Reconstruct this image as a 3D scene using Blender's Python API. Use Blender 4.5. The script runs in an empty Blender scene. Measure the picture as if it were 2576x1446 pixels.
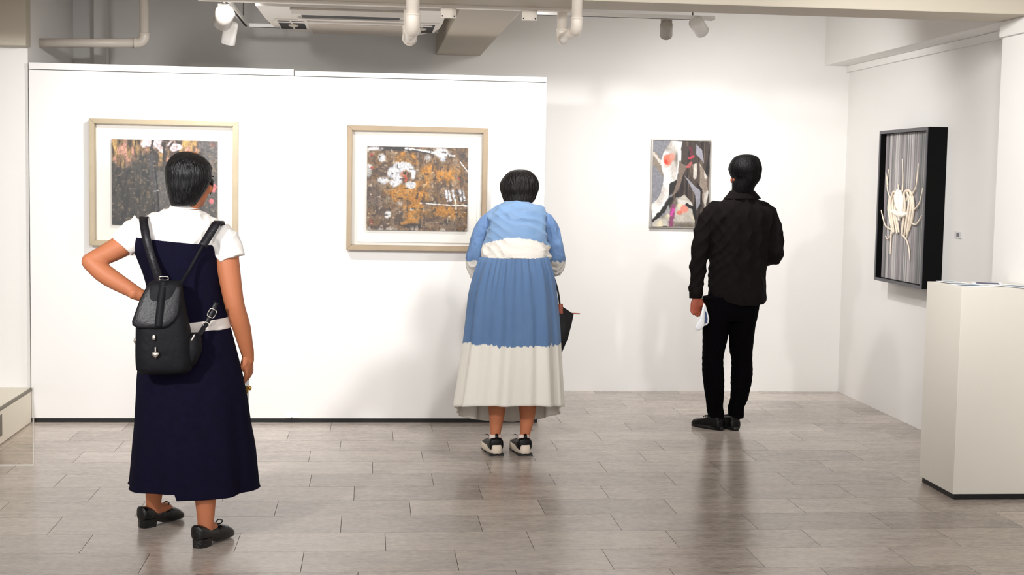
import bpy, bmesh, math, random
import numpy as np
from mathutils import Vector, Matrix

random.seed(7)
rng = np.random.default_rng(11)
SC = bpy.context.scene
COL = SC.collection

# ------------------------------------------------------------------ camera
FPX = 3510.0
CAM_H = 1.52
_yaw, _pitch, _roll = (math.radians(a) for a in (5.877, 4.444, -1.06))
CF = Vector((math.sin(_yaw) * math.cos(_pitch), math.cos(_yaw) * math.cos(_pitch), -math.sin(_pitch)))
_r = Vector((math.cos(_yaw), -math.sin(_yaw), 0))
_d = CF.cross(_r)
CR = math.cos(_roll) * _r + math.sin(_roll) * _d
CD = -math.sin(_roll) * _r + math.cos(_roll) * _d
CO = Vector((0, 0, CAM_H))
cam = bpy.data.cameras.new('camera')
cam.sensor_width = 36
cam.lens = FPX / 2576 * 36
cam.clip_start = 0.05
camo = bpy.data.objects.new('camera', cam)
COL.objects.link(camo)
mw = Matrix((CR, -CD, -CF)).transposed().to_4x4()
mw.translation = CO
camo.matrix_world = mw
SC.camera = camo

# ------------------------------------------------------------------ world, exposure
world = bpy.data.worlds.new('world')
SC.world = world
world.use_nodes = True
bg = world.node_tree.nodes['Background']
bg.inputs[0].default_value = (1.0, 0.985, 0.97, 1)
bg.inputs[1].default_value = 0.8
SC.view_settings.view_transform = 'Standard'
SC.view_settings.look = 'None'
SC.view_settings.gamma = 1
SC.view_settings.use_curve_mapping = False
SC.view_settings.exposure = 0.92


def spot(name, loc, target, power, angle, blend=1.0, radius=0.05, color=(1, 0.99, 0.975), parent=None):
    l = bpy.data.lights.new(name, 'SPOT')
    l.energy = power
    l.spot_size = math.radians(angle)
    l.spot_blend = blend
    l.shadow_soft_size = radius
    l.color = color
    o = bpy.data.objects.new(name, l)
    COL.objects.link(o)
    o.location = loc
    o.rotation_euler = (Vector(target) - Vector(loc)).to_track_quat('-Z', 'Y').to_euler()
    return o


# ------------------------------------------------------------------ geometry of the photograph: a pixel on a real plane
def ray(x, y):
    return CF + CR * ((x - 1288) / FPX) + CD * ((y - 723) / FPX)


def at(x, y, Y):
    v = ray(x, y)
    return CO + v * (Y / v.y)


def atz(x, y, Z):
    v = ray(x, y)
    return CO + v * ((Z - CAM_H) / v.z)


def atx(x, y, X):
    v = ray(x, y)
    return CO + v * (X / v.x)


# ------------------------------------------------------------------ materials
def lin(c):
    return tuple(((v / 255) / 12.92 if v / 255 <= 0.04045 else ((v / 255 + 0.055) / 1.055) ** 2.4) for v in c)


def mat(name, rgb, rough=0.6, var=0.0, scale=8.0, bump=0.0, bscale=60.0, metal=0.0, spec=0.5, stretch=(1, 1, 1), rgb2=None,
        sheen=0.0, emit=0.0):
    m = bpy.data.materials.new(name)
    m.use_nodes = True
    nt = m.node_tree
    b = nt.nodes['Principled BSDF']
    c = lin(rgb)
    b.inputs['Roughness'].default_value = rough
    b.inputs['Metallic'].default_value = metal
    b.inputs['Specular IOR Level'].default_value = spec
    if sheen:
        b.inputs['Sheen Weight'].default_value = sheen
    tc = nt.nodes.new('ShaderNodeTexCoord')
    mp = nt.nodes.new('ShaderNodeMapping')
    mp.inputs['Scale'].default_value = stretch
    nt.links.new(tc.outputs['Object'], mp.inputs[0])
    n = nt.nodes.new('ShaderNodeTexNoise')
    n.inputs['Scale'].default_value = scale
    n.inputs['Detail'].default_value = 6
    nt.links.new(mp.outputs[0], n.inputs['Vector'])
    mx = nt.nodes.new('ShaderNodeMix')
    mx.data_type = 'RGBA'
    c2 = lin(rgb2) if rgb2 else tuple(v * (1 - var) for v in c)
    mx.inputs[6].default_value = (*c, 1)
    mx.inputs[7].default_value = (*c2, 1)
    nt.links.new(n.outputs[0], mx.inputs[0])
    nt.links.new(mx.outputs[2], b.inputs['Base Color'])
    if bump:
        n2 = nt.nodes.new('ShaderNodeTexNoise')
        n2.inputs['Scale'].default_value = bscale
        n2.inputs['Detail'].default_value = 4
        nt.links.new(mp.outputs[0], n2.inputs['Vector'])
        bp = nt.nodes.new('ShaderNodeBump')
        bp.inputs['Strength'].default_value = bump
        bp.inputs['Distance'].default_value = 0.01
        nt.links.new(n2.outputs[0], bp.inputs['Height'])
        nt.links.new(bp.outputs[0], b.inputs['Normal'])
    if emit:
        b.inputs['Emission Color'].default_value = (*c, 1)
        b.inputs['Emission Strength'].default_value = emit
    return m


def attr_mat(name, rough=0.55, bump=0.15):
    m = bpy.data.materials.new(name)
    m.use_nodes = True
    nt = m.node_tree
    b = nt.nodes['Principled BSDF']
    a = nt.nodes.new('ShaderNodeAttribute')
    a.attribute_name = 'paint'
    nt.links.new(a.outputs['Color'], b.inputs['Base Color'])
    b.inputs['Roughness'].default_value = rough
    n = nt.nodes.new('ShaderNodeTexNoise')
    n.inputs['Scale'].default_value = 90
    tc = nt.nodes.new('ShaderNodeTexCoord')
    nt.links.new(tc.outputs['Object'], n.inputs['Vector'])
    bp = nt.nodes.new('ShaderNodeBump')
    bp.inputs['Strength'].default_value = bump
    bp.inputs['Distance'].default_value = 0.004
    nt.links.new(n.outputs[0], bp.inputs['Height'])
    nt.links.new(bp.outputs[0], b.inputs['Normal'])
    return m


def glass_mat(name, tint=(255, 255, 255), refl=1.0):
    m = bpy.data.materials.new(name)
    m.use_nodes = True
    nt = m.node_tree
    nt.nodes.remove(nt.nodes['Principled BSDF'])
    out = nt.nodes['Material Output']
    t = nt.nodes.new('ShaderNodeBsdfTransparent')
    t.inputs[0].default_value = (*lin(tint), 1)
    g = nt.nodes.new('ShaderNodeBsdfGlossy')
    g.inputs['Roughness'].default_value = 0.02
    fr = nt.nodes.new('ShaderNodeFresnel')
    fr.inputs[0].default_value = 1.45
    ml = nt.nodes.new('ShaderNodeMath')
    ml.operation = 'MULTIPLY'
    ml.inputs[1].default_value = refl
    nt.links.new(fr.outputs[0], ml.inputs[0])
    mx = nt.nodes.new('ShaderNodeMixShader')
    nt.links.new(ml.outputs[0], mx.inputs[0])
    nt.links.new(t.outputs[0], mx.inputs[1])
    nt.links.new(g.outputs[0], mx.inputs[2])
    nt.links.new(mx.outputs[0], out.inputs[0])
    return m


def dye_mat(name, top, bottom, z0, x0=0.0, bend=0.0, jag=0.02, top2=None, freq=55.0, slope=0.0, bump=0.4, bstretch=(1, 1, 1), bscale=18):
    """cloth dyed in two bands: the ragged border lies at height z0 (bent by (x-x0)^2)"""
    m = mat(name, top, rough=0.85, bump=bump, bscale=bscale, stretch=bstretch, sheen=0.1)
    nt = m.node_tree
    b = nt.nodes['Principled BSDF']
    N = nt.nodes.new
    L = nt.links.new
    g = N('ShaderNodeNewGeometry')
    s = N('ShaderNodeSeparateXYZ')
    L(g.outputs['Position'], s.inputs[0])

    def math_(op, a, bb):
        q = N('ShaderNodeMath')
        q.operation = op
        for i, v in enumerate((a, bb)):
            if isinstance(v, (int, float)):
                q.inputs[i].default_value = v
            else:
                L(v, q.inputs[i])
        return q.outputs[0]
    dx = math_('SUBTRACT', s.outputs[0], x0)
    border = math_('ADD', math_('MULTIPLY', math_('MULTIPLY', dx, dx), bend), math_('ADD', math_('MULTIPLY', dx, slope), z0))
    mp = N('ShaderNodeMapping')
    mp.inputs['Scale'].default_value = (freq, freq, 2.0)
    L(g.outputs['Position'], mp.inputs[0])
    n = N('ShaderNodeTexNoise')
    n.inputs['Scale'].default_value = 1.0
    n.inputs['Detail'].default_value = 3
    L(mp.outputs[0], n.inputs['Vector'])
    border = math_('ADD', border, math_('MULTIPLY', math_('SUBTRACT', n.outputs[0], 0.5), jag * 2))
    d = math_('SUBTRACT', s.outputs[2], border)
    mr = N('ShaderNodeMapRange')
    mr.inputs[1].default_value = -0.002
    mr.inputs[2].default_value = 0.003
    L(d, mr.inputs[0])
    n3 = N('ShaderNodeTexNoise')
    n3.inputs['Scale'].default_value = 7
    L(g.outputs['Position'], n3.inputs['Vector'])
    c1 = N('ShaderNodeMix')
    c1.data_type = 'RGBA'
    c1.inputs[6].default_value = (*lin(top), 1)
    c1.inputs[7].default_value = (*lin(top2 or top), 1)
    L(n3.outputs[0], c1.inputs[0])
    c2 = N('ShaderNodeMix')
    c2.data_type = 'RGBA'
    c2.inputs[6].default_value = (*lin(bottom), 1)
    L(c1.outputs[2], c2.inputs[7])
    L(mr.outputs[0], c2.inputs[0])
    L(c2.outputs[2], b.inputs['Base Color'])
    return m


M = {}
M['wall'] = mat('white wall paint', (236, 234, 231), 0.75, var=0.03, scale=2, bump=0.03, bscale=120)
M['ceil'] = mat('ceiling paint', (214, 206, 196), 0.8, var=0.04, scale=2)
M['beam'] = mat('beam paint', (192, 183, 167), 0.7, var=0.05, scale=3)
M['panel'] = mat('partition paint', (240, 238, 236), 0.7, var=0.02, scale=2)
M['black'] = mat('black base', (8, 8, 9), 0.5)
M['pvc'] = mat('white plastic pipe', (224, 214, 202), 0.4, var=0.06)
M['acwhite'] = mat('white appliance plastic', (236, 230, 222), 0.4, var=0.03)
M['acgrey'] = mat('beige appliance plastic', (200, 190, 178), 0.5, var=0.05)
M['dark'] = mat('dark opening', (14, 13, 13), 0.7)
M['greymetal'] = mat('grey painted metal', (116, 111, 104), 0.45, metal=0.3)
M['whitemetal'] = mat('white painted metal', (245, 243, 240), 0.35)
M['lens'] = mat('lamp lens', (255, 248, 235), 0.2, emit=8)
M['frame'] = mat('pale oak frame', (186, 170, 143), 0.55, var=0.25, scale=9, stretch=(1, 1, 1), bump=0.1, bscale=150)
M['frame2'] = mat('warm oak frame', (172, 152, 126), 0.55, var=0.25, scale=9, bump=0.1, bscale=150)
M['mat'] = mat('mat board', (244, 241, 234), 0.9, var=0.02)
M['silver'] = mat('thin silver frame', (176, 170, 163), 0.35, metal=0.6)
M['blackframe'] = mat('black box frame', (3, 3, 4), 0.6, spec=0.12)
M['greyframe'] = mat('slate frame edge', (74, 72, 78), 0.4)
M['glass'] = glass_mat('picture glass', refl=0.5)
M['tint'] = glass_mat('tinted acrylic', (248, 246, 241), 0.6)
M['acryledge'] = mat('acrylic edge', (226, 222, 214), 0.2)
M['plinth'] = mat('cream plinth', (226, 221, 211), 0.6, var=0.03, scale=2)
M['lowplinth'] = mat('ivory laminate', (240, 236, 228), 0.6)
M['paper'] = mat('paper', (240, 242, 246), 0.7)
M['skin'] = mat('skin', (188, 116, 80), 0.55, var=0.16, scale=14, spec=0.35)
M['skinr'] = mat('ruddy skin', (168, 88, 66), 0.55, var=0.18, scale=22, spec=0.35)
M['navy'] = mat('navy cloth', (19, 17, 40), 0.9, var=0.35, scale=30, bump=0.2, bscale=400, spec=0.08, rgb2=(14, 12, 26))
M['leather'] = mat('black leather', (28, 26, 33), 0.42, var=0.5, scale=16, bump=0.25, bscale=70, spec=0.35, rgb2=(14, 13, 16))
M['nylon'] = mat('black nylon', (16, 16, 22), 0.65, var=0.4, scale=10, bump=0.5, bscale=24, spec=0.22)
M['patent'] = mat('black patent leather', (9, 8, 10), 0.25, bump=0.35, bscale=90)
M['tee'] = mat('white cotton', (240, 236, 232), 0.9, bump=0.5, bscale=13, stretch=(1, 1, 0.45))
M['belt'] = mat('cream belt', (226, 218, 212), 0.8)
M['metal'] = mat('polished metal', (222, 214, 205), 0.25, metal=0.9)
M['gold'] = mat('gold metal', (196, 150, 72), 0.3, metal=0.9)
M['hair'] = mat('black hair', (8, 7, 10), 0.36, bump=0.9, bscale=20, stretch=(6, 6, 0.6), spec=0.32)
M['hair2'] = mat('dark brown hair', (9, 7, 7), 0.38, bump=1.0, bscale=18, stretch=(6, 6, 0.7), spec=0.2, rgb2=(20, 14, 13))
M['hair3'] = mat('soft black hair', (5, 4, 5), 0.5, bump=0.5, bscale=30, stretch=(5, 5, 1), spec=0.12)
M['shirtblk'] = mat('black shirt cloth', (21, 17, 16), 0.9, var=0.3, scale=12, bump=0.6, bscale=14, stretch=(1.4, 1.4, 0.5), spec=0.1)
M['trouser'] = mat('black trousers', (5, 4, 6), 0.95, bump=0.4, bscale=18, spec=0.05)
M['shoeblk'] = mat('black shoe', (8, 7, 8), 0.4, spec=0.22, bump=0.3, bscale=60)
M['sole'] = mat('cream rubber sole', (216, 202, 184), 0.7)
M['eye'] = mat('eye white', (235, 230, 225), 0.2)
M['iris'] = mat('dark iris', (30, 20, 15), 0.2)
M['sock'] = mat('pale sock', (222, 205, 196), 0.9)
M['bagblk'] = mat('black canvas', (10, 10, 13), 0.7, bump=0.2, bscale=200)
M['tan'] = mat('tan leather', (160, 84, 62), 0.5)
M['lip'] = mat('lips', (160, 80, 70), 0.5)
M['label'] = mat('wall label card', (214, 213, 214), 0.6)
M['ink'] = mat('grey ink', (120, 118, 122), 0.6)
M['bluepaper'] = mat('blue print', (116, 142, 160), 0.6, var=0.5, scale=30)
M['violetpaper'] = mat('violet print', (98, 96, 122), 0.6, var=0.5, scale=30)
M['shell'] = mat('ivory cord', (252, 243, 228), 0.6, rgb2=(226, 205, 178), scale=40)
M['shellcore'] = mat('ivory glow', (255, 250, 238), 0.6, emit=0.0)  # plain whiter ivory for the middle cords of the shell


# ------------------------------------------------------------------ mesh helpers
def link(o, parent=None):
    COL.objects.link(o)
    if parent is not None:
        o.parent = parent
    return o


def tag(o, label=None, cat=None, group=None, kind=None):
    if label:
        o['label'] = label
    if cat:
        o['category'] = cat
    if group:
        o['group'] = group
    if kind:
        o['kind'] = kind
    return o


def empty(name, loc=(0, 0, 0)):
    o = bpy.data.objects.new(name, None)
    o.empty_display_size = 0.1
    o.location = loc
    link(o)
    return o


def mesh_obj(name, geo, m, parent=None, smooth=True):
    v, f = geo
    me = bpy.data.meshes.new(name)
    me.from_pydata([tuple(p) for p in v], [], f)
    bm = bmesh.new()
    bm.from_mesh(me)
    bmesh.ops.recalc_face_normals(bm, faces=bm.faces)
    bm.to_mesh(me)
    bm.free()
    if smooth:
        me.polygons.foreach_set('use_smooth', [True] * len(me.polygons))
    me.materials.append(m)
    o = bpy.data.objects.new(name, me)
    link(o)
    if parent is not None:
        o.parent = parent
        if parent.type == 'EMPTY' or parent.parent is not None:
            o.matrix_parent_inverse = world_of(parent).inverted()
        else:
            o.matrix_parent_inverse = world_of(parent).inverted()
    return o


def world_of(o):
    mloc = Matrix.LocRotScale(o.location, o.rotation_euler, o.scale)
    if o.parent is not None:
        return world_of(o.parent) @ o.matrix_parent_inverse @ mloc
    return mloc


def box_geo(x0, x1, y0, y1, z0, z1):
    v = [(x, y, z) for x in (x0, x1) for y in (y0, y1) for z in (z0, z1)]
    f = [(0, 1, 3, 2), (4, 6, 7, 5), (0, 4, 5, 1), (2, 3, 7, 6), (0, 2, 6, 4), (1, 5, 7, 3)]
    return v, f


def box(name, x0, x1, y0, y1, z0, z1, m, parent=None, bevel=0.0):
    o = mesh_obj(name, box_geo(x0, x1, y0, y1, z0, z1), m, parent, smooth=False)
    if bevel:
        bm = bmesh.new()
        bm.from_mesh(o.data)
        bmesh.ops.bevel(bm, geom=bm.edges[:], offset=bevel, segments=2, affect='EDGES', profile=0.6)
        bm.to_mesh(o.data)
        bm.free()
    return o


def join(*geos):
    V, Fs = [], []
    for v, f in geos:
        k = len(V)
        V += [tuple(p) for p in v]
        Fs += [tuple(i + k for i in q) for q in f]
    return V, Fs


def rings_geo(rings, cap=True, closed=True):
    n = len(rings[0])
    V = [tuple(p) for r in rings for p in r]
    Fs = []
    for i in range(len(rings) - 1):
        for j in range(n if closed else n - 1):
            a, b = i * n + j, i * n + (j + 1) % n
            Fs.append((a, b, b + n, a + n))
    if cap and closed:
        for k, base in ((0, 0), (1, (len(rings) - 1) * n)):
            c = np.mean(np.array(rings[0 if k == 0 else -1], float), axis=0)
            V.append(tuple(c))
            ci = len(V) - 1
            for j in range(n):
                a, b = base + j, base + (j + 1) % n
                Fs.append((ci, b, a) if k == 0 else (ci, a, b))
    return V, Fs


def catmull(pts, sub):
    P = np.array(pts, float)
    out = []
    for i in range(len(P) - 1):
        p0, p1, p2, p3 = P[max(i - 1, 0)], P[i], P[i + 1], P[min(i + 2, len(P) - 1)]
        for k in range(sub):
            t = k / sub
            out.append(0.5 * ((2 * p1) + (-p0 + p2) * t + (2 * p0 - 5 * p1 + 4 * p2 - p3) * t * t + (-p0 + 3 * p1 - 3 * p2 + p3) * t ** 3))
    out.append(P[-1])
    return np.array(out)


def sweep(path, radii, n=14, sub=4, flat=None, cap=True, rnd=True):
    """tube along path; flat=(axis vector, factor) squeezes the section along that axis"""
    rad = [r if isinstance(r, (tuple, list)) else (r, r) for r in radii]
    D = np.hstack([np.array([tuple(p) for p in path], float), np.array(rad, float)])
    D = catmull(D, sub) if len(D) > 2 else np.array([D[0] + (D[1] - D[0]) * t for t in np.linspace(0, 1, sub + 1)])
    P, Rr = D[:, :3], np.maximum(D[:, 3:], 1e-4)
    T = np.gradient(P, axis=0)
    T /= np.linalg.norm(T, axis=1)[:, None] + 1e-12
    up = np.array(flat if flat is not None else ((0, 1, 0) if abs(T[0][1]) < 0.8 else (1, 0, 0)), float)
    rings = []
    for i in range(len(P)):
        u = up - T[i] * (up @ T[i])
        u /= np.linalg.norm(u) + 1e-12
        w = np.cross(T[i], u)
        if flat is None:
            up = u
        ring = [P[i] + u * Rr[i][0] * math.cos(a) + w * Rr[i][1] * math.sin(a) for a in np.linspace(0, 2 * math.pi, n, endpoint=False)]
        rings.append(ring)
    if rnd and cap:
        for end in (0, -1):
            c, t, r0 = P[end], T[end] * (-1 if end == 0 else 1), min(Rr[end])
            base = np.array(rings[end])
            extra = [[c + (p - c) * math.cos(q) + t * r0 * math.sin(q) for p in base] for q in (0.5, 1.0, 1.4)]
            if end == 0:
                rings = extra[::-1] + rings
            else:
                rings = rings + extra
    return rings_geo(rings, cap)


def ellipsoid(c, r, n=18, mtx=None):
    rings = []
    for i in range(1, n):
        p = math.pi * i / n
        rings.append([Vector((math.sin(p) * math.cos(a) * r[0], math.sin(p) * math.sin(a) * r[1], math.cos(p) * r[2]))
                      for a in np.linspace(0, 2 * math.pi, n * 2, endpoint=False)])
    rings = [[(mtx @ q if mtx else q) + Vector(c) for q in rg] for rg in rings]
    return rings_geo(rings, True)


def ribbon(path, width, thick, normal, sub=5):
    """flat strap: box section, width across, thickness along normal"""
    P = catmull([tuple(p) for p in path], sub)
    T = np.gradient(P, axis=0)
    T /= np.linalg.norm(T, axis=1)[:, None] + 1e-12
    nrm = np.array(normal, float)
    if nrm.ndim == 1:
        Nn = np.tile(nrm, (len(P), 1))
    else:
        Nn = catmull(nrm, sub)
    rings = []
    for p, t, u in zip(P, T, Nn):
        u = u - t * (u @ t)
        u /= np.linalg.norm(u)
        w = np.cross(t, u)
        rings.append([p + w * width / 2 + u * thick / 2, p + w * width / 2 - u * thick / 2,
                      p - w * width / 2 - u * thick / 2, p - w * width / 2 + u * thick / 2])
    return rings_geo(rings, True)


def lathe(prof, n=24, mtx=None):
    rings = [[Vector((r * math.cos(a), r * math.sin(a), z)) for a in np.linspace(0, 2 * math.pi, n, endpoint=False)] for r, z in prof]
    if mtx is not None:
        rings = [[mtx @ q for q in rg] for rg in rings]
    return rings_geo(rings, True)


def aim(loc, target):
    """matrix whose local +Z points from loc to target"""
    q = (Vector(target) - Vector(loc)).to_track_quat('Z', 'Y')
    return Matrix.Translation(Vector(loc)) @ q.to_matrix().to_4x4()


def wrinkle_field(P, waves, seed=0):
    """soft ridges: waves = (direction, wavelength m, amplitude m, warp)"""
    r = np.random.default_rng(seed)
    D = np.zeros(len(P))
    for (d, wl, amp, warp) in waves:
        d = np.array(d, float)
        d /= np.linalg.norm(d)
        ph = P @ d / wl * 2 * math.pi + r.random() * 6.28
        for _ in range(3):
            k = r.normal(size=3) * (9 + 9 * r.random())
            ph = ph + warp * np.sin(P @ k + r.random() * 6.28)
        k2 = r.normal(size=3) * 11
        mod = np.clip(0.55 + 0.6 * np.sin(P @ k2 + r.random() * 6.28), 0, 1)
        D += amp * mod * (1 - 2 * np.abs(np.sin(ph / 2)) ** 0.8)
    return D


def remesh(geo, voxel=0.007, smooth=6, disp=0.0, dsize=0.08, waves=None, seed=0, mask=None):
    """weld overlapping closed pieces into one continuous skin; returns geometry"""
    me = bpy.data.meshes.new('tmp')
    me.from_pydata([tuple(p) for p in geo[0]], [], geo[1])
    bm = bmesh.new()
    bm.from_mesh(me)
    bmesh.ops.recalc_face_normals(bm, faces=bm.faces)
    bm.to_mesh(me)
    bm.free()
    o = bpy.data.objects.new('tmp', me)
    COL.objects.link(o)
    r = o.modifiers.new('r', 'REMESH')
    r.mode = 'VOXEL'
    r.voxel_size = voxel
    s = o.modifiers.new('s', 'SMOOTH')
    s.factor = 0.5
    s.iterations = smooth
    if disp:
        t = bpy.data.textures.new('folds', 'CLOUDS')
        t.noise_scale = dsize
        t.noise_depth = 2
        d = o.modifiers.new('d', 'DISPLACE')
        d.texture = t
        d.strength = disp
        d.mid_level = 0.5
        s2 = o.modifiers.new('s2', 'SMOOTH')
        s2.factor = 0.5
        s2.iterations = 2
    dg = bpy.context.evaluated_depsgraph_get()
    ev = o.evaluated_get(dg)
    m2 = bpy.data.meshes.new_from_object(ev)
    V = np.empty(len(m2.vertices) * 3)
    m2.vertices.foreach_get('co', V)
    Fs = [tuple(p.vertices) for p in m2.polygons]
    if waves:
        Nn = np.empty(len(m2.vertices) * 3)
        m2.vertices.foreach_get('normal', Nn)
        P = V.reshape(-1, 3)
        dd = wrinkle_field(P, waves, seed)
        if mask is not None:
            dd = dd * mask(P)
        V = (P + Nn.reshape(-1, 3) * dd[:, None]).reshape(-1)
    bpy.data.objects.remove(o)
    bpy.data.meshes.remove(me)
    bpy.data.meshes.remove(m2)
    return [tuple(p) for p in V.reshape(-1, 3)], Fs


def slab(rows, n=56, sub=5, fold=None, expo=2.0, zmod=None, cap=True, zfun=None):
    """horizontal rings from outline rows (y_px, xl_px, xr_px, half depth m, plane Y m)"""
    R = catmull(np.array(rows, float), sub)
    rings = []
    N = len(R)
    for i, (y, xl, xr, ry, Y) in enumerate(R):
        a, b = at(xl, y, Y), at(xr, y, Y)
        c = (a + b) / 2
        rx = (b - a).length / 2
        s = i / (N - 1)
        ring = []
        for t in np.linspace(0, 2 * math.pi, n, endpoint=False):
            ct, st = math.cos(t), math.sin(t)
            k = 1.0
            if fold:
                k += fold(t, s)
            e = 2 / expo
            px = c.x + rx * k * math.copysign(abs(ct) ** e, ct)
            py = c.y + ry * k * math.copysign(abs(st) ** e, st)
            pz = a.z + (b.z - a.z) * (0.5 + 0.5 * ct)
            if zmod:
                pz += zmod(t, s)
            ring.append((px, py, pz))
        rings.append(ring)
    return rings_geo(rings, cap)


# ------------------------------------------------------------------ the room
BACK, PART, RIGHT, BEAMZ, CEIL = 9.91, 8.59, 3.45, 2.38, 2.95


def structure(o):
    o['kind'] = 'structure'
    return o


def floor_material():
    m = bpy.data.materials.new('grey stone vinyl')
    m.use_nodes = True
    nt = m.node_tree
    N, L = nt.nodes.new, nt.links.new
    b = nt.nodes['Principled BSDF']
    g = N('ShaderNodeNewGeometry')
    oi = N('ShaderNodeObjectInfo')
    ad = N('ShaderNodeVectorMath')
    ad.operation = 'MULTIPLY_ADD'
    ad.inputs[1].default_value = (1, 1, 1)
    L(g.outputs['Position'], ad.inputs[0])
    cmb = N('ShaderNodeCombineXYZ')
    ml = N('ShaderNodeMath')
    ml.operation = 'MULTIPLY'
    ml.inputs[1].default_value = 37
    L(oi.outputs['Random'], ml.inputs[0])
    L(ml.outputs[0], cmb.inputs[2])
    L(cmb.outputs[0], ad.inputs[2])

    def noise(scale, st, detail=5):
        mp = N('ShaderNodeMapping')
        mp.inputs['Scale'].default_value = st
        L(ad.outputs[0], mp.inputs[0])
        n = N('ShaderNodeTexNoise')
        n.inputs['Scale'].default_value = scale
        n.inputs['Detail'].default_value = detail
        n.inputs['Roughness'].default_value = 0.65
        L(mp.outputs[0], n.inputs['Vector'])
        return n.outputs[0]
    n1 = noise(5, (1, 3.5, 1))
    n2 = noise(60, (0.55, 1.6, 1), 2)
    a = N('ShaderNodeMath')
    a.operation = 'ADD'
    L(n1, a.inputs[0])
    L(n2, a.inputs[1])
    a2 = N('ShaderNodeMath')
    a2.operation = 'MULTIPLY_ADD'
    a2.inputs[1].default_value = 0.34
    L(oi.outputs['Random'], a2.inputs[0])
    L(a.outputs[0], a2.inputs[2])
    cr = N('ShaderNodeValToRGB')
    cr.color_ramp.elements[0].position = 0.78
    cr.color_ramp.elements[0].color = (*lin((142, 131, 123)), 1)
    cr.color_ramp.elements[1].position = 1.5
    cr.color_ramp.elements[1].color = (*lin((200, 187, 177)), 1)
    mp2 = N('ShaderNodeMapRange')
    mp2.inputs[1].default_value = 0.7
    mp2.inputs[2].default_value = 1.55
    L(a2.outputs[0], mp2.inputs[0])
    cr.color_ramp.elements[0].position = 0.1
    cr.color_ramp.elements[1].position = 0.9
    L(mp2.outputs[0], cr.inputs[0])
    L(cr.outputs[0], b.inputs['Base Color'])
    rr = N('ShaderNodeMapRange')
    rr.inputs[1].default_value = 0.2
    rr.inputs[2].default_value = 0.8
    rr.inputs[3].default_value = 0.2
    rr.inputs[4].default_value = 0.28
    L(n1, rr.inputs[0])
    L(rr.outputs[0], b.inputs['Roughness'])
    bp = N('ShaderNodeBump')
    bp.inputs['Strength'].default_value = 0.06
    bp.inputs['Distance'].default_value = 0.003
    L(n2, bp.inputs['Height'])
    L(bp.outputs[0], b.inputs['Normal'])
    return m


M['floor'] = floor_material()
M['grout'] = mat('tile joint', (66, 60, 56), 0.9)

floor = structure(box('floor', -3.6, 3.75, 1.0, BACK + 0.2, -0.1, -0.004, M['grout']))
TL, TW, GAP = 0.61, 0.2985, 0.0022
tile_cache = {}
y0 = 5.608 - 5 * TW
row = 0
y = y0
offs = [0.18, 0.49, 0.05, 0.33, 0.55, 0.22, 0.41, 0.10, 0.36, 0.58, 0.27, 0.0, 0.45, 0.15, 0.52, 0.31, 0.08, 0.39, 0.2, 0.5, 0.12]
while y < BACK - 0.01:
    y1 = min(y + TW, BACK)
    x = -2.75 - offs[row % len(offs)]
    while x < RIGHT - 0.005:
        xa, xb = x, min(x + TL, RIGHT)
        key = (round(xb - xa, 3), round(y1 - y, 3))
        if key not in tile_cache:
            w, d = key
            v, f = box_geo(GAP / 2, w - GAP / 2, GAP / 2, d - GAP / 2, -0.004, 0.0)
            me = bpy.data.meshes.new('tile')
            me.from_pydata(v, [], f)
            me.materials.append(M['floor'])
            tile_cache[key] = me
        o = bpy.data.objects.new('tile', tile_cache[key])
        o.location = (xa, y, 0)
        link(o, floor)
        x += TL
    y += TW
    row += 1

structure(box('wall_back', -3.6, RIGHT + 0.2, BACK, BACK + 0.15, 0, CEIL, M['wall']))
structure(box('wall_right', RIGHT, RIGHT + 0.3, 3.0, BACK, 0, CEIL, M['wall']))
structure(box('wall_right_pier', 3.27, RIGHT, 5.2, 7.05, 0, CEIL, M['wall']))
wl = structure(box('wall_left', -3.6, -2.03, PART + 0.03, BACK, 0, CEIL, M['wall']))
structure(box('wall_left_side', -3.7, -3.6, 3.0, BACK, 0, CEIL, M['wall']))
structure(box('ceiling', -3.7, RIGHT + 0.3, 3.0, BACK + 0.15, CEIL, CEIL + 0.1, M['ceil']))
# beams of the concrete frame
structure(box('trim_1', -3.6, RIGHT, 6.72, 7.05, BEAMZ, CEIL, M['beam'], bevel=0.006))
structure(box('trim_2', 0.45, 0.765, 7.05, BACK, BEAMZ, CEIL, M['beam'], bevel=0.006))
structure(box('trim_3', 3.265, RIGHT, 7.05, BACK, BEAMZ, CEIL, M['wall'], bevel=0.004))
structure(box('trim_4', RIGHT - 0.022, RIGHT, 7.05, BACK, 2.335, BEAMZ, M['wall'], bevel=0.004))
structure(box('trim_5', 3.25, 3.27, 5.2, 7.05, 2.30, BEAMZ, M['wall'], bevel=0.003))
structure(box('trim_6', -3.6, -2.012, 8.5, PART + 0.03, 2.246, CEIL, M['beam'], bevel=0.004))
structure(box('trim_7', -1.875, -1.79, BACK - 0.10, BACK, 2.0, CEIL, M['wall'], bevel=0.004))

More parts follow.
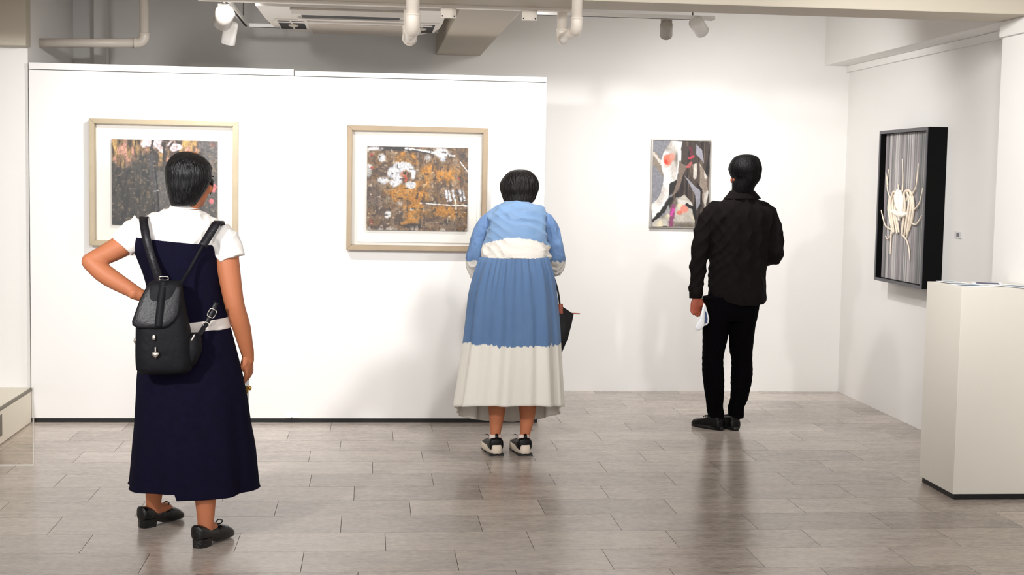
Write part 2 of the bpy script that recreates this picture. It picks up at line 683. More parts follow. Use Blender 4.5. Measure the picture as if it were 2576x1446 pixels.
# ------------------------------------------------------------------ partition
pw = empty('partition_wall', (-0.47, PART + 0.06, 0))
tag(pw, 'long white free-standing partition panel carrying the two oak-framed paintings', 'partition')
box('panel', -2.018, 1.075, PART, PART + 0.12, 0.028, 2.113, M['panel'], pw)
box('base_strip', -2.0, 1.06, PART + 0.012, PART + 0.11, 0.0, 0.028, M['black'], pw)
box('cap_strip', -2.018, -0.464, PART - 0.003, PART + 0.12, 2.117, 2.156, M['panel'], pw, 0.002)
box('cap_strip', -0.460, 1.075, PART - 0.003, PART + 0.12, 2.117, 2.148, M['panel'], pw, 0.002)
br = box('foot_bracket', -0.50, -0.425, PART - 0.012, PART, 0.03, 0.045, M['whitemetal'], pw, 0.003)
box('bolt', -0.468, -0.46, PART - 0.016, PART - 0.010, 0.024, 0.036, M['black'], br)

# ------------------------------------------------------------------ paintings: a painted surface made stroke by stroke
def vnoise(h, w, fy, fx, seed):
    r = np.random.default_rng(seed)
    g = r.random((fy + 2, fx + 2))
    yy = np.linspace(0, fy, h)
    xx = np.linspace(0, fx, w)
    yi, xi = yy.astype(int), xx.astype(int)
    ty, tx = (yy - yi)[:, None], (xx - xi)[None, :]
    ty, tx = ty * ty * (3 - 2 * ty), tx * tx * (3 - 2 * tx)
    a = g[np.ix_(yi, xi)] * (1 - tx) + g[np.ix_(yi, xi + 1)] * tx
    b = g[np.ix_(yi + 1, xi)] * (1 - tx) + g[np.ix_(yi + 1, xi + 1)] * tx
    return a * (1 - ty) + b * ty


class Canvas:
    def __init__(s, w, h, base, seed):
        s.w, s.h, s.seed = w, h, seed
        s.C = np.ones((h, w, 3)) * np.array(base, float)
        s.U, s.V = np.meshgrid((np.arange(w) + 0.5) / w, (np.arange(h) + 0.5) / h)
        s.k = 0
        s.asp = h / w

    def n(s, fy, fx):
        s.k += 1
        return vnoise(s.h, s.w, fy, fx, s.seed * 100 + s.k)

    def over(s, mask, col):
        mask = np.clip(mask, 0, 1)[..., None]
        s.C = s.C * (1 - mask) + np.array(col, float) * mask

    def patchy(s, col, fy, fx, lo=0.5, hi=0.65, where=1.0):
        s.over(np.clip((s.n(fy, fx) - lo) / (hi - lo), 0, 1) * where, col)

    def blob(s, u, v, ru, rv, col, soft=0.35, rough=0.5, f=14, a=1.0):
        d = np.sqrt(((s.U - u) / ru) ** 2 + ((s.V - v) / rv) ** 2) + (s.n(f, f) - 0.5) * rough
        s.over(np.clip((1 - d) / soft, 0, 1) * a, col)

    def line(s, pts, wd, col, rough=0.3, a=1.0, soft=0.3):
        best = np.full((s.h, s.w), 9.0)
        for (u0, v0), (u1, v1) in zip(pts[:-1], pts[1:]):
            dx, dy = u1 - u0, (v1 - v0) * s.asp
            t = np.clip(((s.U - u0) * dx + (s.V - v0) * s.asp * dy) / (dx * dx + dy * dy + 1e-9), 0, 1)
            best = np.minimum(best, np.hypot(s.U - u0 - t * dx, (s.V - v0) * s.asp - t * dy))
        d = best / wd + (s.n(40, 40) - 0.5) * rough
        s.over(np.clip((1 - d) / soft, 0, 1) * a, col)

    def poly(s, pts, col, wob=0.0, a=1.0):
        P = pts
        U = s.U + (s.n(12, 12) - 0.5) * wob
        V = s.V + (s.n(12, 12) - 0.5) * wob
        ins = np.zeros((s.h, s.w), bool)
        for (x1, y1), (x2, y2) in zip(P, P[1:] + P[:1]):
            c = ((y1 > V) != (y2 > V))
            ins ^= c & (U < (x2 - x1) * (V - y1) / (y2 - y1 + 1e-12) + x1)
        s.over(ins * a, col)
        return ins

    def streak(s, mask, col, fy, fx, lo=0.55, hi=0.7, a=1.0):
        s.over(mask * np.clip((s.n(fy, fx) - lo) / (hi - lo), 0, 1) * a, col)

    def grain(s, amt, fy, fx):
        s.C = s.C * (1 + (s.n(fy, fx)[..., None] - 0.5) * amt)


def painted_panel(name, cv, p00, ux, uz, thick, m, parent):
    """p00 = top left corner on the front; ux, uz = right and down vectors; real thickness behind"""
    w, h = cv.w, cv.h
    p00, ux, uz = Vector(p00), Vector(ux), Vector(uz)
    nrm = ux.cross(uz).normalized()      # points away from the viewer side
    uu, vv = np.meshgrid(np.linspace(0, 1, w), np.linspace(0, 1, h))
    V = np.array(p00)[None, :] + uu.reshape(-1, 1) * np.array(ux) + vv.reshape(-1, 1) * np.array(uz)
    idx = np.arange(w * h).reshape(h, w)
    Fq = np.stack([idx[:-1, :-1], idx[1:, :-1], idx[1:, 1:], idx[:-1, 1:]], -1).reshape(-1, 4)
    back = [Vector(p00) + nrm * thick, Vector(p00) + ux + nrm * thick, Vector(p00) + ux + uz + nrm * thick, Vector(p00) + uz + nrm * thick]
    V = np.vstack([V, np.array([tuple(b) for b in back])])
    k = w * h
    Fs = [tuple(int(i) for i in q) for q in Fq]
    cs = [0, w - 1, k - 1, k - w]
    Fs += [(k, k + 1, k + 2, k + 3)]
    for i in range(4):
        Fs.append((cs[i], cs[(i + 1) % 4], k + (i + 1) % 4, k + i))
    me = bpy.data.meshes.new(name)
    me.from_pydata([tuple(v) for v in V], [], Fs)
    at_ = me.color_attributes.new('paint', 'FLOAT_COLOR', 'POINT')
    c = np.clip(cv.C, 0, 255) / 255
    c = np.where(c <= 0.04045, c / 12.92, ((c + 0.055) / 1.055) ** 2.4)
    buf = np.ones((k + 4, 4))
    buf[:k, :3] = c.reshape(-1, 3) * 0.72
    buf[k:, :3] = (0.25, 0.22, 0.2)
    at_.data.foreach_set('color', buf.reshape(-1).astype(np.float32))
    me.materials.append(m)
    o = bpy.data.objects.new(name, me)
    link(o)
    if parent is not None:
        o.parent = parent
        o.matrix_parent_inverse = world_of(parent).inverted()
    return o


M['paint'] = attr_mat('oil paint')


def canvas_dark():
    c = Canvas(190, 156, (74, 66, 58), 1)
    c.patchy((98, 84, 68), 12, 26)
    c.patchy((54, 50, 48), 10, 30)
    top = np.clip((0.33 - c.V + (c.n(6, 20) - 0.5) * 0.25) / 0.1, 0, 1)
    c.over(top, (134, 104, 70))
    c.streak(top, (70, 50, 36), 7, 34)
    c.streak(top, (198, 160, 96), 6, 28)
    c.streak(top, (206, 150, 128), 8, 30, 0.66, 0.78)
    c.streak(top, (52, 42, 38), 5, 40, 0.62, 0.7)
    for u, v in ((0.34, 0.05), (0.43, 0.06), (0.47, 0.11), (0.56, 0.06), (0.60, 0.09), (0.42, 0.02)):
        c.blob(u, v, 0.055, 0.05, (238, 214, 220), rough=1.1)
    c.line([(0.39, 0), (0.36, 0.2)], 0.012, (44, 36, 36))
    c.line([(0.5, 0), (0.49, 0.24)], 0.014, (40, 33, 33))
    c.line([(0.58, 0.02), (0.52, 0.12), (0.49, 0.32)], 0.012, (70, 56, 46))
    c.blob(0.93, 0.1, 0.14, 0.16, (106, 98, 98), rough=0.8)
    c.blob(0.95, 0.05, 0.035, 0.03, (226, 112, 100))
    low = np.clip((c.V - 0.28 + (c.n(4, 9) - 0.5) * 0.1) / 0.06, 0, 1) * np.clip((0.52 - c.U) / 0.05, 0, 1)
    c.over(low * 0.85, (66, 61, 55))
    c.streak(low, (120, 100, 76), 16, 40, 0.66, 0.78, 0.7)
    c.streak(low, (46, 44, 43), 8, 38, 0.55, 0.75)
    c.poly([(0.34, 0.17), (0.40, 0.17), (0.47, 0.85), (0.42, 0.85)], (72, 69, 70), 0.02)
    c.poly([(0.41, 0.34), (0.54, 0.4), (0.56, 1.0), (0.46, 1.0)], (98, 93, 90), 0.03)
    c.line([(0.405, 0.28), (0.43, 0.55), (0.45, 0.95)], 0.008, (20, 18, 20), 0.2)
    c.line([(0.395, 0.6), (0.44, 0.59)], 0.006, (170, 165, 165))
    c.over(np.clip((c.U - 0.8) / 0.1, 0, 1) * 0.7, (96, 92, 90))
    for u, v in ((0.955, 0.52), (0.96, 0.57), (0.94, 0.70), (0.97, 0.54)):
        c.blob(u, v, 0.025, 0.035, (224, 118, 122))
    c.patchy((150, 130, 106), 40, 48, 0.78, 0.86, 0.6)
    c.grain(0.5, 60, 90)
    return c


def canvas_gold():
    c = Canvas(230, 190, (126, 94, 60), 2)
    c.patchy((92, 72, 58), 10, 12, 0.45, 0.6)
    c.patchy((140, 112, 86), 14, 16, 0.55, 0.7)
    for u, v, a, b in ((0.42, 0.14, 0.1, 0.1), (0.62, 0.28, 0.09, 0.07), (0.76, 0.34, 0.13, 0.1), (0.57, 0.44, 0.07, 0.08), (0.4, 0.56, 0.17, 0.12),
                       (0.55, 0.6, 0.1, 0.06), (0.44, 0.84, 0.09, 0.13), (0.78, 0.76, 0.16, 0.06), (0.88, 0.84, 0.06, 0.06), (0.3, 0.55, 0.08, 0.06),
                       (0.5, 0.72, 0.06, 0.1), (0.84, 0.4, 0.05, 0.06)):
        c.blob(u, v, a * 1.35, b * 1.35, (192, 128, 40), 0.6, 1.1, 14, 0.95)
        c.blob(u + 0.01, v - 0.02, a * 0.8, b * 0.7, (210, 146, 56), 0.7, 1.2, 18, 0.8)
    c.streak(1.0, (74, 58, 50), 12, 30, 0.68, 0.85, 0.6)
    c.streak(1.0, (168, 146, 122), 12, 30, 0.72, 0.85, 0.5)
    c.blob(0.1, 0.62, 0.14, 0.18, (104, 86, 78), 0.6, 1.2, 14, 0.6)
    c.blob(0.86, 0.9, 0.16, 0.1, (128, 108, 92), 0.6, 1.2, 14, 0.7)
    # black and white passage along the upper edge
    c.blob(0.28, 0.02, 0.2, 0.06, (34, 28, 28), 0.5, 0.9)
    c.blob(0.08, 0.03, 0.1, 0.04, (226, 226, 230), 0.5, 0.9)
    c.line([(0.38, 0.02), (0.58, 0.05), (0.86, 0.10)], 0.012, (236, 238, 240), 0.8)
    c.line([(0.44, 0.04), (0.62, 0.08)], 0.008, (52, 50, 50), 0.6)
    c.blob(0.72, 0.06, 0.09, 0.09, (232, 234, 240), 0.5, 0.9)
    c.blob(0.75, 0.14, 0.05, 0.05, (214, 222, 234), 0.5, 0.9)
    c.blob(0.6, 0.12, 0.045, 0.06, (176, 172, 170), 0.5, 0.9)
    # blossoms
    c.blob(0.27, 0.27, 0.07, 0.08, (92, 88, 92), 0.5, 0.9)
    for u, v, a, b in ((0.25, 0.3, 0.055, 0.08), (0.31, 0.25, 0.06, 0.07), (0.37, 0.23, 0.06, 0.06), (0.43, 0.26, 0.05, 0.07), (0.455, 0.33, 0.03, 0.06),
                       (0.31, 0.36, 0.06, 0.06), (0.17, 0.41, 0.06, 0.06), (0.26, 0.44, 0.06, 0.05), (0.43, 0.45, 0.055, 0.05), (0.31, 0.42, 0.05, 0.05)):
        c.blob(u, v, a, b, (236, 236, 240), 0.35, 0.7, 18)
    for u, v in ((0.23, 0.36), (0.33, 0.3), (0.28, 0.4), (0.44, 0.47)):
        c.blob(u, v, 0.03, 0.03, (176, 178, 188), 0.6, 1.0, 20, 0.7)
    c.blob(0.37, 0.32, 0.05, 0.05, (206, 132, 102), 0.5, 1.0)
    c.blob(0.385, 0.38, 0.022, 0.05, (196, 84, 52), 0.5, 0.8)
    c.blob(0.375, 0.315, 0.024, 0.03, (58, 36, 20), 0.5, 0.7)
    c.blob(0.145, 0.14, 0.048, 0.055, (240, 240, 244), 0.4, 0.7)
    c.blob(0.03, 0.25, 0.05, 0.05, (216, 208, 206), 0.5, 0.8)
    c.blob(0.02, 0.32, 0.03, 0.05, (186, 186, 180), 0.5, 0.8)
    c.blob(0.21, 0.83, 0.042, 0.06, (242, 244, 248), 0.4, 0.7)
    c.blob(0.45, 0.745, 0.03, 0.018, (240, 236, 226), 0.4, 0.5)
    c.blob(0.32, 0.68, 0.05, 0.05, (190, 172, 158), 0.6, 1.2)
    for u, v, r in ((0.045, 0.105, 0.016), (0.05, 0.255, 0.014), (0.91, 0.365, 0.016)):
        c.blob(u, v, r, r * 1.2, (206, 62, 56), 0.5, 0.5)
    c.blob(0.05, 0.9, 0.035, 0.07, (142, 66, 52), 0.6, 0.9)
    c.line([(0.92, 0.17), (1.0, 0.29)], 0.006, (240, 238, 236), 0.3)
    c.line([(0.53, 0.67), (1.0, 0.70)], 0.006, (246, 242, 234), 0.5)
    c.line([(0.62, 0.685), (1.0, 0.69)], 0.003, (246, 242, 234), 0.5)
    for u in (0.78, 0.81, 0.85, 0.92, 0.95):
        c.line([(u, 0.52), (u + 0.02, 0.63)], 0.012, (222, 226, 234), 1.0)
    c.line([(0.885, 0.5), (0.92, 0.64)], 0.010, (62, 58, 58), 0.8)
    c.line([(0.875, 0.62), (0.885, 0.74)], 0.010, (238, 226, 200), 0.6)
    c.blob(0.44, 0.95, 0.12, 0.035, (52, 42, 38), 0.5, 0.9)
    c.streak(np.clip((c.V - 0.93) / 0.05, 0, 1), (206, 196, 188), 10, 34, 0.62, 0.75, 0.8)
    c.patchy((58, 46, 42), 34, 40, 0.78, 0.86, 0.7)
    c.patchy((214, 196, 170), 40, 46, 0.82, 0.9, 0.7)
    c.grain(0.4, 70, 90)
    return c


def canvas_limbs():
    c = Canvas(150, 226, (142, 142, 150), 3)
    # brown mass on the right, long pale forms on the left
    B = c.poly([(0.5, 0), (1, 0), (1, 1), (0.18, 1), (0.3, 0.75), (0.42, 0.55), (0.46, 0.3)], (74, 62, 56), 0.03)
    c.streak(B, (112, 96, 84), 6, 30)
    c.streak(B, (40, 32, 32), 6, 26, 0.58, 0.75)
    c.poly([(0.76, 0.04), (0.86, 0.1), (0.9, 0.25), (0.76, 0.15)], (170, 168, 180))
    c.poly([(0.57, 0.4), (0.85, 0.58), (0.86, 0.72), (0.8, 0.8), (0.76, 0.62)], (164, 163, 172), 0.01)
    c.poly([(0.0, 0.14), (0.06, 0.13), (0.2, 0.28), (0.2, 0.42), (0.0, 0.27)], (150, 138, 124), 0.02)
    c.line([(0.02, 0.15), (0.16, 0.27)], 0.03, (226, 216, 206), 0.8)
    A = c.poly([(0.32, 0), (0.5, 0), (0.5, 0.18), (0.46, 0.3), (0.44, 0.45), (0.3, 0.62), (0.28, 0.66), (0.2, 0.76), (0.1, 0.92), (0.02, 0.92), (0.0, 0.76),
                (0.16, 0.62), (0.2, 0.4), (0.16, 0.26), (0.18, 0.14)], (222, 214, 206), 0.03)
    c.streak(A, (132, 122, 112), 5, 9, 0.55, 0.85, 0.9)
    c.streak(A, (250, 248, 246), 5, 8, 0.55, 0.75)
    c.poly([(0.46, 0.22), (0.6, 0.3), (0.44, 0.6), (0.36, 0.66), (0.36, 0.6), (0.46, 0.42)], (134, 116, 104), 0.03)
    c.poly([(0.3, 0.52), (0.44, 0.44), (0.36, 0.62), (0.3, 0.66)], (34, 34, 30), 0.04)
    c.line([(0.34, 0.68), (0.2, 0.82), (0.06, 0.93)], 0.045, (28, 27, 27), 0.6)
    c.blob(0.27, 0.21, 0.11, 0.08, (238, 128, 104), 0.3, 0.6)
    c.blob(0.23, 0.25, 0.05, 0.05, (226, 62, 40), 0.5, 0.7)
    c.blob(0.34, 0.19, 0.06, 0.045, (242, 160, 140), 0.5, 0.6)
    c.blob(0.26, 0.3, 0.07, 0.02, (246, 196, 180), 0.5, 0.6)
    # reclining form below
    D = c.poly([(0.42, 0.66), (0.58, 0.62), (0.72, 0.72), (0.76, 0.9), (0.78, 1), (0.0, 1), (0.02, 0.96), (0.26, 0.86)], (206, 198, 186), 0.03)
    c.streak(D, (112, 100, 88), 7, 6, 0.5, 0.8, 0.9)
    c.streak(D, (240, 228, 196), 8, 6, 0.62, 0.8)
    c.line([(0.5, 0.7), (0.68, 0.73)], 0.05, (228, 222, 216), 0.5)
    c.line([(0.62, 0.74), (0.74, 0.78), (0.78, 0.9)], 0.03, (30, 28, 28), 0.5)
    c.blob(0.56, 0.79, 0.1, 0.045, (238, 150, 132), 0.4, 0.7)
    c.blob(0.5, 0.83, 0.06, 0.03, (232, 128, 108), 0.4, 0.7)
    c.line([(0.385, 0.76), (0.35, 0.98)], 0.045, (146, 74, 112), 0.6)
    c.line([(0.38, 0.8), (0.36, 0.86)], 0.03, (214, 74, 168), 0.6)
    c.poly([(0.24, 0.84), (0.3, 0.74), (0.32, 0.85)], (168, 166, 172))
    # right-hand limb
    E_ = c.poly([(0.68, 0.28), (0.82, 0.24), (0.96, 0.4), (0.98, 0.6), (0.96, 0.8), (0.9, 0.8), (0.88, 0.56), (0.74, 0.44)], (158, 142, 128), 0.03)
    c.streak(E_, (226, 218, 208), 8, 16, 0.55, 0.68)
    c.streak(E_, (86, 72, 64), 8, 16, 0.6, 0.72)
    c.line([(0.7, 0.18), (0.64, 0.2)], 0.03, (206, 66, 86), 0.7)
    c.line([(0.68, 0.26), (0.62, 0.3)], 0.03, (196, 96, 98), 0.8)
    c.line([(0.66, 0.08), (0.68, 0.16)], 0.03, (112, 46, 62), 0.8)
    c.grain(0.14, 50, 40)
    return c


def framed(name, cx, x0, x1, z0, z1, ax0, ax1, az0, az1, cv, fm, label, inner=0.0, rail=0.031):
    e = empty(name, ((x0 + x1) / 2, PART, z0))
    tag(e, label, 'painting')
    yf, yb = PART - 0.062, PART - 0.001
    # four mitred rails with a stepped inner lip
    def rail_geo(a, b, c, d):
        q = [a, b, c, d]
        v = [(p[0], yf, p[1]) for p in q] + [(p[0], yb, p[1]) for p in q]
        return v, [(0, 1, 2, 3), (7, 6, 5, 4), (0, 4, 5, 1), (1, 5, 6, 2), (2, 6, 7, 3), (3, 7, 4, 0)]
    o = [(x0, z0), (x1, z0), (x1, z1), (x0, z1)]
    i = [(x0 + rail, z0 + rail), (x1 - rail, z0 + rail), (x1 - rail, z1 - rail), (x0 + rail, z1 - rail)]
    for k in range(4):
        k2 = (k + 1) % 4
        r = mesh_obj('frame_rail', rail_geo(o[k], o[k2], i[k2], i[k]), fm, e, smooth=False)
        bm = bmesh.new()
        bm.from_mesh(r.data)
        bmesh.ops.bevel(bm, geom=bm.edges[:], offset=0.0025, segments=2, affect='EDGES')
        bm.to_mesh(r.data)
        bm.free()
    xi0, xi1, zi0, zi1 = x0 + rail, x1 - rail, z0 + rail, z1 - rail
    box('backing_board', xi0, xi1, PART - 0.012, PART - 0.002, zi0, zi1, M['mat'], e)
    if inner:
        mb = box('mount_board', xi0 + inner, xi1 - inner * 1.0, PART - 0.024, PART - 0.012, zi0 + inner * 0.6, zi1 - inner, M['mat'], e, 0.001)
        ybase = PART - 0.024
    else:
        ybase = PART - 0.012
    painted_panel('painted_sheet', cv, (ax0, ybase - 0.022, az1), (ax1 - ax0, 0, 0), (0, 0, -(az1 - az0)), 0.012, M['paint'], e)
    box('spacer', ax0 + 0.03, ax1 - 0.03, ybase - 0.010, ybase, az0 + 0.03, az1 - 0.03, M['mat'], e)
    box('glass_pane', xi0, xi1, PART - 0.056, PART - 0.053, zi0, zi1, M['glass'], e)
    return e


framed('framed_painting', 0, -1.66, -0.79, 1.078, 1.833, -1.535, -0.912, 1.203, 1.713, canvas_dark(), M['frame'],
       'oak-framed dark brown abstract painting on the partition behind the woman with the backpack')
framed('framed_painting', 0, -0.139, 0.715, 1.072, 1.826, -0.018, 0.596, 1.196, 1.703, canvas_gold(), M['frame2'],
       'oak-framed ochre and white blossom painting on the partition beside the bending woman', inner=0.030)

# frameless-looking figure painting on the back wall
e = empty('slim_framed_painting', (2.21, BACK, 1.19))
tag(e, 'tall slim-framed painting of pale limbs with red marks on the back wall', 'painting')
fx0, fx1, fz0, fz1 = 2.003, 2.434, 1.192, 1.822
for g in (box_geo(fx0, fx0 + 0.007, BACK - 0.045, BACK - 0.001, fz0, fz1), box_geo(fx1 - 0.007, fx1, BACK - 0.045, BACK - 0.001, fz0, fz1),
          box_geo(fx0 + 0.007, fx1 - 0.007, BACK - 0.045, BACK - 0.001, fz1 - 0.007, fz1), box_geo(fx0 + 0.007, fx1 - 0.007, BACK - 0.045, BACK - 0.001, fz0, fz0 + 0.007)):
    mesh_obj('frame_rail', g, M['silver'], e, smooth=False)
painted_panel('painted_sheet', canvas_limbs(), (fx0 + 0.008, BACK - 0.036, fz1 - 0.008), (fx1 - fx0 - 0.016, 0, 0), (0, 0, -(fz1 - fz0 - 0.016)), 0.03, M['paint'], e)

# ------------------------------------------------------------------ black box frame with string work on the right wall
BX, BY0, BY1, BZ0, BZ1 = 3.328, 8.121, 8.92, 0.90, 1.878
e = empty('box_framed_artwork', (RIGHT, (BY0 + BY1) / 2, BZ0))
tag(e, 'deep black box frame with pale ivory shell form over grey strings on the right wall', 'artwork')
t = 0.022
for g in (box_geo(BX, RIGHT - 0.001, BY0, BY0 + t, BZ0, BZ1), box_geo(BX, RIGHT - 0.001, BY1 - t, BY1, BZ0, BZ1),
          box_geo(BX, RIGHT - 0.001, BY0 + t, BY1 - t, BZ1 - t, BZ1), box_geo(BX, RIGHT - 0.001, BY0 + t, BY1 - t, BZ0, BZ0 + t)):
    mesh_obj('box_side', g, M['blackframe'], e, smooth=False)
for g in (box_geo(BX - 0.004, BX, BY0, BY0 + 0.02, BZ0, BZ1), box_geo(BX - 0.004, BX, BY1 - 0.02, BY1, BZ0, BZ1),
          box_geo(BX - 0.004, BX, BY0 + 0.02, BY1 - 0.02, BZ1 - 0.02, BZ1), box_geo(BX - 0.004, BX, BY0 + 0.02, BY1 - 0.02, BZ0, BZ0 + 0.02)):
    mesh_obj('face_edge', g, M['greyframe'], e, smooth=False)
box('back_panel', RIGHT - 0.07, RIGHT - 0.06, BY0 + t, BY1 - t, BZ0 + t, BZ1 - t, mat('grey backing', (120, 116, 116), 0.8), e)
greys = [mat('grey string %d' % i, c, 0.8) for i, c in enumerate(((160, 155, 155), (138, 136, 136), (178, 170, 172), (122, 123, 122), (152, 143, 147), (196, 192, 190)))]
ny = 46
for i in range(ny):
    a = BY0 + t + (BY1 - BY0 - 2 * t) * i / ny
    b = BY0 + t + (BY1 - BY0 - 2 * t) * (i + 1) / ny
    dx = 0.03 + 0.006 * rng.random()
    mesh_obj('string_strip', box_geo(BX + dx, BX + dx + 0.006, a + 0.001, b - 0.001 - 0.004 * rng.random(), BZ0 + t, BZ1 - t), greys[int(rng.integers(6))], e, smooth=False)


def shell_pt(u, v):
    """u,v in the 822x1446 close-up of the artwork, on the plane in front of the strings"""
    x, y = 2170 + u / 3.288, 300 + v / 3.2864
    return atx(x, y, BX + 0.02)


sh = empty('shell_form', (BX + 0.02, 8.5, 1.3))
sh.parent = e
sh.matrix_parent_inverse = world_of(e).inverted()
arms = [[(230, 650), (210, 600), (203, 530), (215, 415)], [(205, 540), (200, 490), (192, 440)], [(330, 590), (333, 480), (328, 330)],
        [(300, 590), (294, 540)], [(410, 620), (440, 560), (452, 470), (462, 370)], [(430, 745), (470, 690), (497, 570)],
        [(410, 860), (440, 870), (470, 830), (490, 795)], [(235, 910), (190, 880), (165, 800), (152, 745)], [(250, 930), (235, 960), (205, 990), (190, 965)],
        [(238, 930), (232, 1020), (228, 1112)], [(330, 960), (365, 1000), (385, 1080), (390, 1160)], [(225, 700), (225, 800), (240, 910)],
        [(415, 640), (420, 740), (405, 850), (385, 920)], [(385, 900), (360, 990)]]
pieces = [sweep([shell_pt(*p) for p in a], [0.0065] + [0.0045] * (len(a) - 2) + [0.003], n=8, sub=4) for a in arms]
mesh_obj('tendrils', join(*pieces), M['shell'], e)['kind'] = 'stuff'
ribs = [[(225, 650), (215, 740), (232, 840), (245, 920)], [(250, 610), (228, 700), (245, 820), (258, 930)], [(275, 605), (250, 690), (262, 800), (285, 940)], [(290, 640), (270, 730), (285, 840), (300, 930)],
        [(345, 640), (350, 730), (335, 860), (322, 950)], [(370, 600), (385, 690), (365, 830), (345, 960)], [(395, 605), (405, 700), (385, 840), (365, 950)], [(415, 640), (420, 740), (402, 850), (378, 930)],
        [(240, 640), (258, 600), (285, 612), (300, 660)], [(340, 650), (352, 600), (385, 590), (412, 625)], [(365, 670), (385, 640), (408, 680), (412, 750)]]
mesh_obj('shell_body', join(*[sweep([shell_pt(*p) for p in a], [0.007, 0.009, 0.009, 0.006], n=10, sub=5) for a in ribs]), M['shell'], e)
core = [[(302, 590), (298, 650), (312, 720), (318, 800)], [(322, 600), (325, 670), (318, 750), (312, 830)], [(285, 640), (300, 700), (330, 780)], [(262, 760), (300, 780), (345, 790), (372, 780)], [(335, 640), (330, 720), (320, 800)]]
mesh_obj('shell_core', join(*[sweep([shell_pt(*p) - Vector((0.008, 0, 0)) for p in a], [0.012, 0.019, 0.017, 0.008][:len(a)], n=10, sub=5) for a in core]), M['shellcore'], e)
bpy.data.objects.remove(sh)

lab = atx(2412, 591, RIGHT)
e = empty('wall_label', (RIGHT, lab.y, lab.z - 0.02))
tag(e, 'small pale label card on the right wall near the black box frame', 'label')
box('card', RIGHT - 0.006, RIGHT - 0.0005, lab.y - 0.05, lab.y + 0.05, lab.z - 0.02, lab.z + 0.02, M['label'], e, 0.001)
box('print', RIGHT - 0.0066, RIGHT - 0.0058, lab.y - 0.02, lab.y + 0.02, lab.z - 0.010, lab.z + 0.012, M['ink'], e)

# ------------------------------------------------------------------ pedestal with leaflets
e = empty('display_pedestal', (3.03, 6.65, 0))
tag(e, 'tall white display pedestal at the right edge with leaflets on top', 'pedestal')
PX0, PX1, PY0, PY1, PZ = 2.84, 3.262, 6.443, 6.863, 1.038
box('pedestal_box', PX0, PX1, PY0, PY1, 0.03, PZ, M['plinth'], e, 0.0015)
box('recessed_base', PX0 + 0.012, PX1 - 0.012, PY0 + 0.012, PY1 - 0.012, 0.0, 0.03, M['black'], e)


def leaflet(i, cx, cy, w, d, rot, m2, pos, label):
    z = PZ + 0.0012 * i + 0.0004
    o = empty('leaflet', (cx, cy, z))
    tag(o, label, 'leaflet', 'leaflets on the pedestal')
    o.rotation_euler = (0, 0, rot)
    R = Matrix.Translation((cx, cy, z)) @ Matrix.Rotation(rot, 4, 'Z')

    def pl(name, x0, x1, y0, y1, za, zb, m):
        v, f = box_geo(x0, x1, y0, y1, za, zb)
        return mesh_obj(name, ([R @ Vector(p) for p in v], f), m, o, smooth=False)
    pl('sheet', -w / 2, w / 2, -d / 2, d / 2, 0, 0.0009, M['paper'])
    pl('printed_panel', -w / 2 + pos[0], -w / 2 + pos[1], -d / 2 + pos[2], d / 2 - pos[2], 0.0009, 0.0011, m2)


leaflet(0, 2.96, 6.60, 0.15, 0.21, 0.2, M['bluepaper'], (0.01, 0.12, 0.06), 'leaflet with pale blue print nearest the pedestal\'s front left corner')
leaflet(1, 3.10, 6.73, 0.15, 0.21, -0.35, M['violetpaper'], (0.02, 0.13, 0.04), 'leaflet with dark violet print at the back of the pedestal top')
leaflet(2, 3.16, 6.55, 0.15, 0.20, 0.5, M['bluepaper'], (0.03, 0.12, 0.05), 'leaflet with blue print at the right of the pedestal top')
leaflet(3, 2.93, 6.77, 0.10, 0.14, 0.1, M['bluepaper'], (0.02, 0.08, 0.03), 'small leaflet at the back left corner of the pedestal top')

# ------------------------------------------------------------------ low plinth and acrylic screen at the left
e = empty('low_plinth', (-2.6, 7.9, 0))
tag(e, 'low cream plinth box behind the acrylic screen at the left edge', 'plinth')
box('plinth_box', -3.3, -2.025, 7.36, PART + 0.028, 0.0, 0.205, M['lowplinth'], e, 0.003)
box('edge_strip', -2.027, -2.012, 7.36, PART + 0.02, 0.196, 0.209, M['greymetal'], e)
box('side_panel', -2.026, -2.016, 7.36, PART - 0.02, 0.008, 0.192, M['lowplinth'], e, 0.001)
box('slot', -2.018, -2.0145, 7.4, 7.9, 0.05, 0.17, M['greymetal'], e)
e = empty('acrylic_screen', (-2.3, 7.33, 0))
tag(e, 'clear tinted acrylic screen standing before the low plinth at the left edge', 'screen')
box('acrylic_sheet', -3.2, -1.716, 7.326, 7.334, 0.0, 0.404, M['tint'], e)
box('edge', -1.716, -1.7115, 7.325, 7.335, 0.0, 0.404, M['acryledge'], e)
box('bottom_edge', -3.2, -1.716, 7.3245, 7.3258, 0.0, 0.006, M['acryledge'], e)

